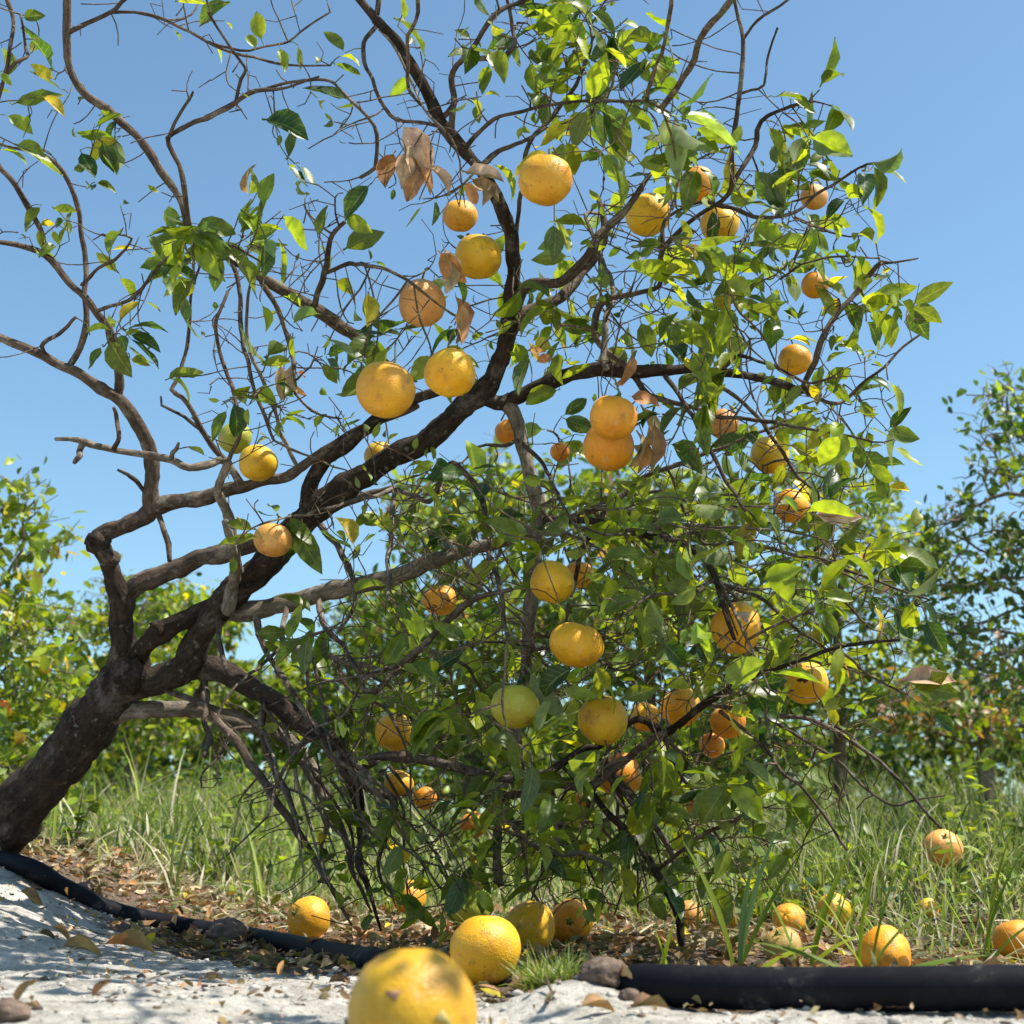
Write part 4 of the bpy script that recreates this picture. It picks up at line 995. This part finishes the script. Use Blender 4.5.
# ------------------------------------------------------------------ background trees
def bg_tree(name, label, cat, group, trunk, blobs, nattr, lpn, llen, mix, trunk_r=.05, step=.07, fruit=None, seed=0):
    root = empty(name, label, cat, (0, 0, 0), group)
    T_ = np.array([at(x, y, d) for x, y, d in trunk])
    g0 = T_[0].copy(); g0[2] = gz(g0[0], g0[1]) - .05
    T_ = np.concatenate([[g0], T_])
    C = catmull(np.concatenate([T_, np.linspace(trunk_r, trunk_r * .45, len(T_))[:, None]], 1), .06)
    V, Q = tube(C[:, :3], C[:, 3], 12, rough=.08, freq=12); np_mesh('trunk', V, Q, M_BGBARK, root)
    at_l = []
    tot = sum(b[6] for b in blobs)
    for cx, cy, rx, ry, d, dr, wgt in blobs:
        n = int(nattr * wgt / tot); u = rng.normal(0, 1, (n, 3)); u = nrm(u) * (rng.random(n) ** .42)[:, None]
        u *= (1 + .25 * vnoise(nrm(u) * 2.5 + cx))[:, None]
        for a in range(n): at_l.append(at(cx + u[a, 0] * rx, cy + u[a, 1] * ry, d + u[a, 2] * dr))
    A = np.array(at_l); k = A[:, 2] > terrain(A[:, 0], A[:, 1], False) + .02; A = A[k]
    nodes, par, hit = colonize(C[2:, :3], A, step, step * 1.3, 3.0, jit=.4, iters=90)
    ns = len(C) - 2
    chs, tips = chains(nodes, par, ns)
    parts = []; b_, T__ = [], []
    for ch in chs:
        P = nodes[ch]
        R = np.clip(np.array([.0026 * max(1, tips[c]) ** .5 for c in ch]), .0022, trunk_r * .7); R[0] = R[1]
        if len(P) > 3: P = P.copy(); P[1:-1] = .25 * P[:-2] + .5 * P[1:-1] + .25 * P[2:]
        parts.append(tube(P, R, 4, cap=False))
        for q in range(1, len(ch)):
            if tips[ch[q]] < 10:
                b_.append(nodes[ch[q]]); T__.append(nodes[ch[q]] - nodes[ch[q - 1]])
    # twiglets
    b_ = np.array(b_); T__ = nrm(np.array(T__))
    tn = min(len(b_), 900)
    for q in rng.choice(len(b_), tn, replace=False):
        dv = nrm(rng.normal(0, 1, 3) + [0, 0, .3]) * rng.uniform(.05, .16)
        parts.append(tube(np.array([b_[q], b_[q] + dv * .5 + rng.normal(0, .01, 3), b_[q] + dv]), np.array([.0022, .0018, .0014]), 3, cap=False))
    V, Q = merge(parts); tag(np_mesh('branches', V, Q, M_BGBARK, root), kind='stuff')
    n = int(len(b_) * lpn * 1.15); llen = llen * .78; idx = rng.integers(0, len(b_), n)
    base = b_[idx] + rng.normal(0, step * .55, (n, 3)); dv = nrm(T__[idx] * .5 + rng.normal(0, .7, (n, 3)) + [0, 0, -.15])
    nv = nrm(np.array([.1, -.1, .8]) + rng.normal(0, .55, (n, 3)))
    cc = rng.choice(list(mix.keys()), n, p=np.array(list(mix.values())) / sum(mix.values()))
    # neighbouring leaves share their shade
    blk = vnoise(base * 3.1); 
    tt0 = tints(cc) * np.clip(1 + .35 * blk, .6, 1.5)[:, None]
    V, Q, tt, luv = leaves(base, dv, nv, rng.uniform(.55, 1.1, n) * llen, rng.uniform(.42, .6, n), rng.normal(.3, .5, n), rng.uniform(.05, .4, n), tt0, T=LT2, W=LW2)
    np_mesh('foliage', V, Q, M_LEAFBG, root, tint=tt, luv=luv)
    print(name, 'leaves', n, 'nodes', len(nodes))
    return root
G_BG = 'citrus trees growing behind the leaning tree'
YG = {'d': .05, 'g': .36, 'l': .53, 'y': .06}; MG = {'d': .12, 'g': .46, 'l': .38, 'y': .02, 'b': .02}; DG = {'d': .42, 'g': .42, 'l': .12, 'b': .04}; BRN = {'d': .25, 'g': .3, 'b': .33, 'l': .12}
bg_tree('citrus_tree', 'bright yellow green citrus tree at the left edge behind the leaning trunk', 'tree', G_BG,
        [(-60,800,5.2),(-50,720,5.2),(-20,600,5.2)],
        [(15,500,42,40,5.2,.25,5),(50,545,30,26,5.2,.2,3),(-60,560,90,110,5.3,.6,14),(15,620,55,60,5.2,.5,16),(40,690,60,60,5.1,.5,20),(20,770,70,50,5.0,.5,16),(-70,720,80,80,5.2,.6,16)], 900, 6.0, .085, YG)
bg_tree('citrus_tree', 'mid green citrus tree behind the upright limb of the leaning trunk', 'tree', G_BG,
        [(130,780,7.5),(130,700,7.5),(135,620,7.5)],
        [(110,625,60,50,7.5,.7,14),(160,610,50,46,7.6,.6,10),(90,690,60,50,7.5,.6,12),(150,700,70,60,7.6,.7,14)], 420, 5.0, .095, MG)
bg_tree('citrus_tree', 'distant citrus tree seen below the diagonal limb of the leaning tree', 'tree', G_BG,
        [(215,790,9.2),(215,720,9.2),(215,650,9.2)],
        [(200,620,50,34,9.2,.7,8),(190,690,60,50,9.2,.8,12),(260,700,60,44,9.3,.8,10)], 560, 5.5, .11, MG)
bg_tree('citrus_tree', 'low distant citrus tree glimpsed through twisted bare limbs', 'tree', G_BG,
        [(345,800,9.8),(345,740,9.8),(345,690,9.8)],
        [(330,690,60,44,9.8,.8,10),(380,620,50,60,9.8,.8,8),(300,720,60,36,9.8,.8,8),(400,700,60,50,9.8,.8,8)], 560, 5.5, .11, MG)
bg_tree('citrus_tree', 'twiggy citrus tree directly behind the left half of the crown', 'tree', G_BG,
        [(470,800,8.0),(470,700,8.0),(470,600,8.0)],
        [(430,520,60,50,8.0,.6,10),(500,500,70,56,8.0,.6,12),(440,620,80,70,8.0,.8,16),(530,640,80,80,8.0,.8,18),(470,740,90,50,8.0,.8,12)], 900, 5.0, .10, MG)
bg_tree('citrus_tree', 'dense citrus tree directly behind the middle of the crown', 'tree', G_BG,
        [(650,800,7.4),(650,700,7.4),(650,600,7.4)],
        [(620,510,80,50,7.4,.6,12),(690,520,70,50,7.4,.6,12),(620,620,90,70,7.4,.8,18),(720,640,90,70,7.4,.8,18),(660,740,110,40,7.4,.8,14)], 1000, 5.5, .10, MG)
bg_tree('citrus_tree', 'twiggy grey green citrus tree behind the right side of the crown', 'tree', G_BG,
        [(840,770,7.8),(840,690,7.8),(835,600,7.8)],
        [(800,480,50,46,7.8,.6,9),(850,510,60,50,7.8,.6,10),(900,560,50,46,7.8,.6,8),(820,590,80,60,7.8,.8,14),(890,650,70,50,7.8,.8,11),(820,680,80,50,7.8,.8,12),(930,560,40,36,7.8,.5,6),(900,700,80,40,7.8,.6,9)], 1150, 3.8, .085, MG)
bg_tree('citrus_tree', 'tall open citrus tree with dark leaves at the right edge', 'tree', G_BG,
        [(1080,800,5.6),(1075,700,5.6),(1050,560,5.6),(1040,470,5.6)],
        [(1005,395,36,34,5.6,.3,8),(1000,450,40,46,5.6,.4,9),(960,520,46,40,5.6,.4,7),(940,565,40,34,5.6,.4,6),(1010,560,50,44,5.6,.5,8),(960,640,56,46,5.6,.5,12),(1010,660,44,56,5.5,.5,14),(1090,500,70,150,5.6,.6,22),(900,600,30,30,5.6,.3,3)], 1100, 3.1, .075, DG)
bg_tree('citrus_tree', 'brownish low citrus tree under the tall one at the right edge', 'tree', G_BG,
        [(985,770,7.0),(985,730,7.0),(985,690,7.0)],
        [(980,700,70,36,7.0,.5,10),(1030,710,60,40,7.0,.5,10),(900,705,40,26,7.2,.5,4)], 600, 3.6, .09, BRN)
far = [(-150,730,'far'),(60,735,''),(190,742,''),(400,742,''),(560,735,''),(760,730,''),(930,728,''),(1120,722,'')]
farlab = ['far dark tree beyond the left edge tree','far tree low in the gap left of the trunk fork','far tree low behind the horizontal left limb','far tree low behind the bare drooping branches','far tree low behind the middle of the crown','far tree low right of the crown centre','far tree above the meadow on the right','far tree beyond the right edge tree']
for (x, y, _), lab in zip(far, farlab):
    bg_tree('far_tree', lab, 'tree', 'far trees beyond the meadow', [(x, y + 45, 14.5), (x, y + 10, 14.5), (x, y - 20, 14.5)],
            [(x, y - 8, 85, 40, 14.5, .9, 5), (x - 60, y + 22, 60, 34, 14.5, .9, 4), (x + 60, y + 22, 60, 34, 14.5, .9, 4), (x, y + 45, 120, 28, 14.3, .9, 7)], 640, 7.0, .17, {'d': .4, 'g': .45, 'l': .12, 'b': .03}, trunk_r=.08, step=.13)
# the one ripe fruit that shows on the left edge tree, and yellow specks
for x, y, d, r, lab in [(2, 709, 4.7, 9, 'deep orange fruit hanging in the left edge tree'), (45, 668, 4.75, 6, 'small yellow fruit high in the left edge tree'), (20, 738, 4.7, 6, 'small yellow fruit low in the left edge tree')]:
    o = bpy.data.objects.new('orange', FM[1]); COL.objects.link(o); o.location = at(x, y, d).tolist(); k = r * d / F / .04
    o.scale = (k, k, k); o.color = (*((.75, .2, .02) if r > 8 else YEL), 0); tag(o, lab, 'orange', 'oranges in the left edge tree')

# ------------------------------------------------------------------ grass
def blades(name, x, y, h, wd, mixw, lean=.35, material=None, stations=5, parent=None):
    n = len(x); z = terrain(x, y) - .004
    T = np.linspace(0, 1, stations); W = np.array([.75, 1, .85, .5, .04]) if stations == 5 else np.interp(T, [0, .3, 1], [.8, 1, .05])
    th = rng.uniform(0, 6.28, n)
    up = nrm(np.stack([np.cos(th) * lean * rng.random(n), np.sin(th) * lean * rng.random(n), np.ones(n)], 1))
    nv = nrm(np.stack([np.cos(th), np.sin(th), np.full(n, .15)], 1))
    cc = rng.choice(list(mixw.keys()), n, p=np.array(list(mixw.values())) / sum(mixw.values()))
    patch_ = np.clip(1 + .3 * v2(x, y, 1.7, 8.), .6, 1.5)[:, None]
    t0 = np.clip(np.array([GT[c] for c in cc]) * rng.normal(1, .18, (n, 1)).clip(.5, 1.6) * patch_, .01, .8)
    b_ = rng.uniform(.1, 1.5, n)
    V, Q, tt, luv = leaves(np.stack([x, y, z], 1), up, -nv, h, wd / h * 2, b_, np.full(n, .25), t0, T=T, W=W, twist=rng.normal(0, .5, n))
    return np_mesh(name, V, Q, material or M_GRASS, parent, tint=tt, luv=luv)
GT = {'g': (.135, .19, .03), 'l': (.25, .30, .05), 'k': (.04, .085, .02), 's': (.44, .40, .27), 'b': (.25, .19, .12)}
def edge(x):   # where the sward begins
    return np.interp(x, [-3, -1.3, -.9, -.5, -.2, .15, .5, .7, 1.0, 3], [3.6, 3.45, 3.45, 3.5, 3.5, 3.35, 2.95, 2.45, 2.25, 2.2])
n = 85000
y = 2.1 + 11 * rng.random(n) ** 2.0; x = rng.uniform(-1, 1, n) * (y * .55 + .5)
k = (y > edge(x) + rng.normal(0, .09, n)); x, y = x[k], y[k]
k = rng.random(len(x)) < np.clip(.75 + .8 * v2(x, y, 3.5, 2.), .15, 1); x, y = x[k], y[k]
hh = np.interp(y, [2.2, 2.8, 3.3, 4.2, 6, 13], [.05, .08, .12, .16, .25, .38]) * np.clip(1 + .8 * v2(x, y, 2.6, 12.), .35, 1.7) * np.where(x < .1, .62, 1.05) * rng.uniform(.4, 1.25, len(x)) * (1 + .25 * v2(x, y, 1.2, 4.))
tag(blades('grass', x, y, hh, np.interp(y, [2, 5, 13], [.0018, .0032, .008]) * rng.uniform(.6, 1.6, len(x)), {'g': .40, 'l': .22, 'k': .12, 's': .19, 'b': .07}), kind='stuff')
# dry thatch on the ground
n = 9000; y = 2.0 + 2.2 * rng.random(n); x = rng.uniform(-1.5, 1.5, n); k = y > edge(x) - .45; x, y = x[k], y[k]
tag(blades('dry_thatch', x, y, rng.uniform(.03, .12, len(x)), np.full(len(x), .0022), {'s': .6, 'b': .3, 'g': .1}, lean=4.5), kind='stuff')
# tall stalks standing over the sward
n = 650; y = 3.2 + 4 * rng.random(n); x = rng.uniform(-1, 1, n) * (y * .5 + .4)
tag(blades('grass_stalks', x, y, rng.uniform(.18, .42, n), np.full(n, .0036), {'g': .35, 'l': .3, 's': .35}, lean=.5), kind='stuff')

# low leafy ground cover mixed through the sward
n = 9000; y = 2.9 + 6 * rng.random(n) ** 1.5; x = rng.uniform(-1, 1, n) * (y * .5 + .4); k = (y > edge(x) + .1) & (v2(x, y, 3.1, 21.) > -.05); x, y = x[k], y[k]; n = len(x)
th = rng.uniform(0, 6.28, n); z = terrain(x, y) + rng.random(n) ** 1.5 * np.interp(y, [3, 5, 9], [.10, .20, .34])
V, Q, tt, luv = leaves(np.stack([x, y, z], 1), np.stack([np.cos(th), np.sin(th), rng.uniform(-.2, .7, n)], 1), nrm(np.array([0, -.3, 1]) + rng.normal(0, .4, (n, 3))), rng.uniform(.015, .05, n), rng.uniform(.4, .7, n), rng.normal(.4, .4, n), rng.uniform(.05, .4, n), tints(rng.choice(['g', 'l', 'd', 'p'], n, p=[.4, .35, .15, .1])), T=LT2, W=LW2)
tag(np_mesh('ground_cover', V, Q, M_LEAFBG, tint=tt, luv=luv), kind='stuff')

# broad leaved weeds: each a plant
def weed(px, py, d, h, nl, ll, label, tintc='l'):
    p = at(px, py, d); p[2] = gz(p[0], p[1])
    r = empty('weed', label, 'weed', p.tolist(), 'broad leaved weeds in the tall grass')
    b_, d_, c_ = [], [], []; parts = []
    for s in range(3):
        top = np.array([rng.normal(0, .05), rng.normal(0, .04), h * rng.uniform(.75, 1)]); C = catmull(np.array([[0, 0, 0], top * [.3, .3, .5], top]), .03)
        parts.append(tube(C, np.linspace(.003, .0015, len(C)), 5))
        for q in range(nl):
            t = rng.uniform(.3, 1); c = C[int(t * (len(C) - 1))]; th = rng.uniform(0, 6.28)
            b_.append(c); d_.append([math.cos(th), math.sin(th), rng.uniform(-.1, .6)])
    V, Q = merge(parts); np_mesh('stem', V, Q, M_CALYX, r)
    n = len(b_); V, Q, tt, luv = leaves(np.array(b_), np.array(d_), np.tile([0, -.3, 1.], (n, 1)) + rng.normal(0, .3, (n, 3)), rng.uniform(.6, 1.1, n) * ll, np.full(n, .62), rng.normal(.5, .3, n), rng.uniform(.05, .3, n), tints([tintc] * n))
    np_mesh('foliage', V, Q, M_LEAF, r, tint=tt, luv=luv)
weed(960, 800, 3.9, .36, 7, .07, 'bright lime weed with broad leaves right of the hanging dead leaf')
weed(1005, 830, 3.5, .30, 8, .065, 'leafy weed at the right edge above the last fallen orange', 'g')
weed(905, 830, 4.2, .34, 6, .06, 'leafy weed behind the drooping twig tips at right', 'g')
weed(985, 800, 4.6, .46, 7, .07, 'taller pale weed near the brownish tree at right')
weed(830, 850, 3.4, .20, 7, .055, 'low weed left of the pinkish orange in tall grass')
weed(75, 840, 3.4, .18, 7, .05, 'low dark weed beside the foot of the leaning trunk', 'g')
weed(230, 830, 3.7, .25, 6, .05, 'slim weed in grass between trunk and bare limbs', 'g')

# big grass plants in front of the crown: each a plant with a few wide blades
def grass_plant(px, py, d, items, label):
    p = at(px, py, d); p[2] = gz(p[0], p[1]) - .004
    b_, dv, nv, L, W_, bd, cc = [], [], [], [], [], [], []
    for ang, l, wdt, bend_, c in items:
        a = math.radians(ang)
        b_.append([rng.normal(0, .006), rng.normal(0, .006), 0]); v = nrm(np.array([math.cos(a), rng.uniform(-.3, .3), math.sin(a)]))
        dv.append(v); sgn = 1 if math.cos(a) >= 0 else -1
        nv.append(nrm(np.array([-math.sin(a) * sgn, -.55, abs(math.cos(a)) + .1]))); L.append(l); W_.append(wdt / l * 2); bd.append(bend_); cc.append(c)
    T = np.linspace(0, 1, 9); Wd = np.interp(T, [0, .2, .5, .8, 1], [.5, .9, 1, .55, .02])
    V, Q, tt, luv = leaves(np.array(b_), np.array(dv), np.array(nv), np.array(L), np.array(W_), np.array(bd), np.full(len(L), .35), tints(cc), T=T, W=Wd, twist=rng.normal(0, .3, len(L)))
    o = np_mesh('grass_plant', V, Q, M_GRASS, tint=tt, luv=luv); o.location = p.tolist()
    tag(o, label, 'grass plant', 'wide bladed grass plants by the pipe')
grass_plant(668, 978, 1.72, [(80, .10, .006, .2, 'l'), (95, .085, .005, .3, 'l'), (60, .05, .005, .8, 'g')], 'short upright pale grass plant behind the pipe near the buried stretch')
grass_plant(735, 965, 1.85, [(82, .22, .006, .4, 'p'), (70, .20, .005, .3, 'g'), (100, .20, .009, .4, 'g'), (40, .14, .007, .7, 'l'), (25, .12, .006, .9, 'l'), (150, .1, .006, .8, 'g'), (88, .17, .005, .3, 'p')], 'tall wide bladed grass plant in front of the lower right crown')
grass_plant(868, 972, 1.75, [(78, .25, .003, .6, 'g'), (60, .22, .003, 1.1, 'g'), (110, .16, .004, .9, 'l'), (84, .18, .004, .4, 'l'), (20, .16, .006, .3, 'g'), (150, .15, .005, .4, 'g'), (98, .18, .003, .7, 'l')], 'tall grass plant with arching blades beside the sunlit orange')
grass_plant(800, 960, 2.0, [(75, .22, .006, .4, 'g'), (100, .20, .006, .5, 'g'), (50, .15, .005, .9, 'l'), (130, .12, .005, .9, 'g')], 'thin grass plant between the dull bruised orange and the sunlit one')
grass_plant(985, 960, 2.1, [(80, .22, .003, .6, 'g'), (100, .20, .003, .7, 'l'), (60, .16, .003, 1.0, 'g'), (120, .16, .003, .9, 'g'), (90, .22, .003, .6, 'l')], 'thin grass plant near the right edge left of the last orange')
# fluffy tuft
n = 620; th = rng.uniform(0, 6.28, n); rad = .030 * np.sqrt(rng.random(n))
c0 = at(556, 985, 1.66); tx = c0[0] + np.cos(th) * rad * 1.1; ty = c0[1] + np.sin(th) * rad
o = blades('grass_tuft', tx, ty, rng.uniform(.03, .078, n), np.full(n, .0012), {'l': .45, 'g': .45, 's': .1}, lean=1.1)
tag(o, 'small fluffy bright green grass tuft on the sand right of the near oranges', 'grass tuft')
# twigs and straws on the sand
# ------------------------------------------------------------------ leaf litter
def litter(name, n, cond, smin, smax, mix, yr=(1.3, 3.6)):
    x = rng.uniform(-1.6, 1.5, n); y = rng.uniform(*yr, n); k = cond(x, y); x, y = x[k], y[k]; n = len(x)
    z = terrain(x, y) + rng.uniform(.002, .012, n)
    th = rng.uniform(0, 6.28, n); dv = np.stack([np.cos(th), np.sin(th), rng.normal(.0, .3, n)], 1)
    nv = nrm(np.stack([rng.normal(0, .5, n), rng.normal(0, .5, n), np.ones(n)], 1))
    cc = rng.choice(list(mix.keys()), n, p=np.array(list(mix.values())) / sum(mix.values()))
    V, Q, tt, luv = leaves(np.stack([x, y, z], 1), dv, nv, rng.uniform(smin, smax, n), rng.uniform(.35, .55, n), rng.normal(0, .8, n), rng.uniform(-.6, 1.6, n), tints(cc), T=LT2, W=LW2, twist=rng.normal(0, .8, n))
    tag(np_mesh(name, V, Q, M_DEAD, tint=tt, luv=luv), kind='stuff')
TINT['m'] = (.16, .085, .045)
litter('leaf_litter', 11000, lambda x, y: (soil_mask(x, y) > -.02 + .12 * rng.random(len(x))) & (y < edge(x) + .5), .010, .040, {'b': .34, 't': .20, 'm': .30, 'o': .10, 'y': .03, 'd': .03})
litter('leaf_crumbs', 3400, lambda x, y: (soil_mask(x, y) < .0) & (soil_mask(x, y) > -.5 - .5 * rng.random(len(x)) ** 3), .005, .018, {'b': .4, 't': .3, 'm': .3}, (.9, 3.4))
parts = []
for q in range(260):
    x = rng.uniform(-1.5, 1.4); y = rng.uniform(1.4, 3.3)
    if soil_mask(np.array([x]), np.array([y]))[0] < -.12: continue
    th = rng.uniform(0, 3.14); L = rng.uniform(.03, .16); v = np.array([math.cos(th), math.sin(th) * .8, 0]) * L
    P = np.array([[x, y, 0], [x + v[0] * .5 + rng.normal(0, .008), y + v[1] * .5, 0], [x + v[0], y + v[1], 0]])
    for p in P: p[2] = gz(p[0], p[1]) + .004 + rng.random() * .012
    parts.append(tube(P, np.array([.002, .0017, .001]) * rng.uniform(.6, 1.4), 5))
V, Q = merge(parts); tag(np_mesh('fallen_twigs', V, Q, M_TWIG), kind='stuff')

# single fallen leaves on the sand
FL = [(45,940,20,-10,'m','dark little curled leaf on the sand at far left'),(60,942,26,-35,'o','upright orange brown fallen leaf at the far left of the sand'),(78,955,44,2,'o','long orange leaf rolled up on the sand, left of another rolled leaf'),(126,953,58,4,'o','longest rolled orange brown leaf on the open sand'),
 (165,928,20,20,'b','small cupped brown leaf just below the left stretch of pipe'),(98,1003,26,60,'m','pointed dark leaf standing on the sand in the lower left'),(212,975,22,10,'b','rounded brown leaf on the sand below the dirt clod'),(280,976,18,80,'o','small upright orange leaf on the sand under the left fallen orange'),
 (318,956,32,-20,'o','orange brown leaf leaning on the pipe'),(352,962,40,20,'o','reddish leaf draped over the pipe end near the nearest orange'),(338,986,26,15,'m','olive dark curled leaf left of the nearest orange'),(470,978,62,-25,'o','large brown leaf lying against the ripe near orange'),
 (598,1016,44,5,'b','blurred brown leaf at the bottom edge right of centre'),(650,1018,48,15,'m','blurred dark brown leaf at bottom edge beside another leaf'),(610,985,60,-10,'b','thin bent leaf stalk strip lying in front of the pipe'),(222,938,18,0,'o','small orange leaf beside the dirt clod'),(20,1010,30,70,'m','grey withered leaf at the lower left corner'),(30,905,30,-20,'b','brown leaf just below the pipe at far left')]
for x, y, L, ang, c_, lab in FL:
    p, d = ground_hit(x, y + 4); a = math.radians(ang); gzv = gz(p[0], p[1])
    dv = nrm(np.array([[math.cos(a), .25, math.sin(a) * .8 + .05]])); nv = nrm(np.array([[rng.normal(0, .2), -.45, .9]]))
    Lw = L * d / F
    V, Q, tt, luv = leaves(np.array([[-Lw / 2 * dv[0, 0], 0, .004]]), dv, nv, np.array([Lw]), np.array([.36]), np.array([.6 if ang < 40 else .3]), np.array([1.3]), tints([c_]), wave=np.array([.03]), twist=rng.normal(0, .7, 1))
    o = np_mesh('fallen_leaf', V, Q, M_DEAD, tint=tt, luv=luv)
    o.location = (p[0], p[1], gzv + max(0, .003 - float(V[:, 2].min())) * 1.0); tag(o, lab, 'fallen leaf', 'dry leaves fallen on the sand')

# dirt clods
def clod(px, py, d, r, lab, mtl, sq=.8):
    p = at(px, py, d); p[2] = gz(p[0], p[1]) + r * .45
    u = np.linspace(0, math.pi, 22); v = np.linspace(0, 2 * math.pi, 33)[:-1]
    G = np.array([[math.sin(a) * math.cos(b), math.sin(a) * math.sin(b), math.cos(a)] for a in u for b in v])
    G = G * (1 + .25 * vnoise(G * 1.7 + px) + .14 * vnoise(G * 4.5 + px) + .07 * vnoise(G * 11))[:, None] * r * np.array([1.15, .9, sq])
    i = np.arange(21)[:, None] * 32; j = np.arange(32)[None]
    Q = np.stack([i + j, i + 32 + j, i + 32 + (j + 1) % 32, i + (j + 1) % 32], -1).reshape(-1, 4)
    o = np_mesh('dirt_clod', G, Q, mtl); o.location = p.tolist(); tag(o, lab, 'dirt clod')
clod(228, 942, 2.62, .034, 'dark crumbly dirt clod resting against the left stretch of pipe', M_CLOD)
clod(78, 905, 2.75, .026, 'grey dirt clod below the pipe at far left', M_CLOD, .6)
clod(602, 992, 1.575, .023, 'dark dirt clod covering the buried end of the right pipe stretch', M_CLOD, .75)
clod(630, 1003, 1.53, .010, 'small dirt clod against the front of the pipe beside the buried end', M_CLOD, .7)
clod(8, 1018, 1.35, .018, 'grey clod at the bottom left corner of the sand', M_CLOD, .7)
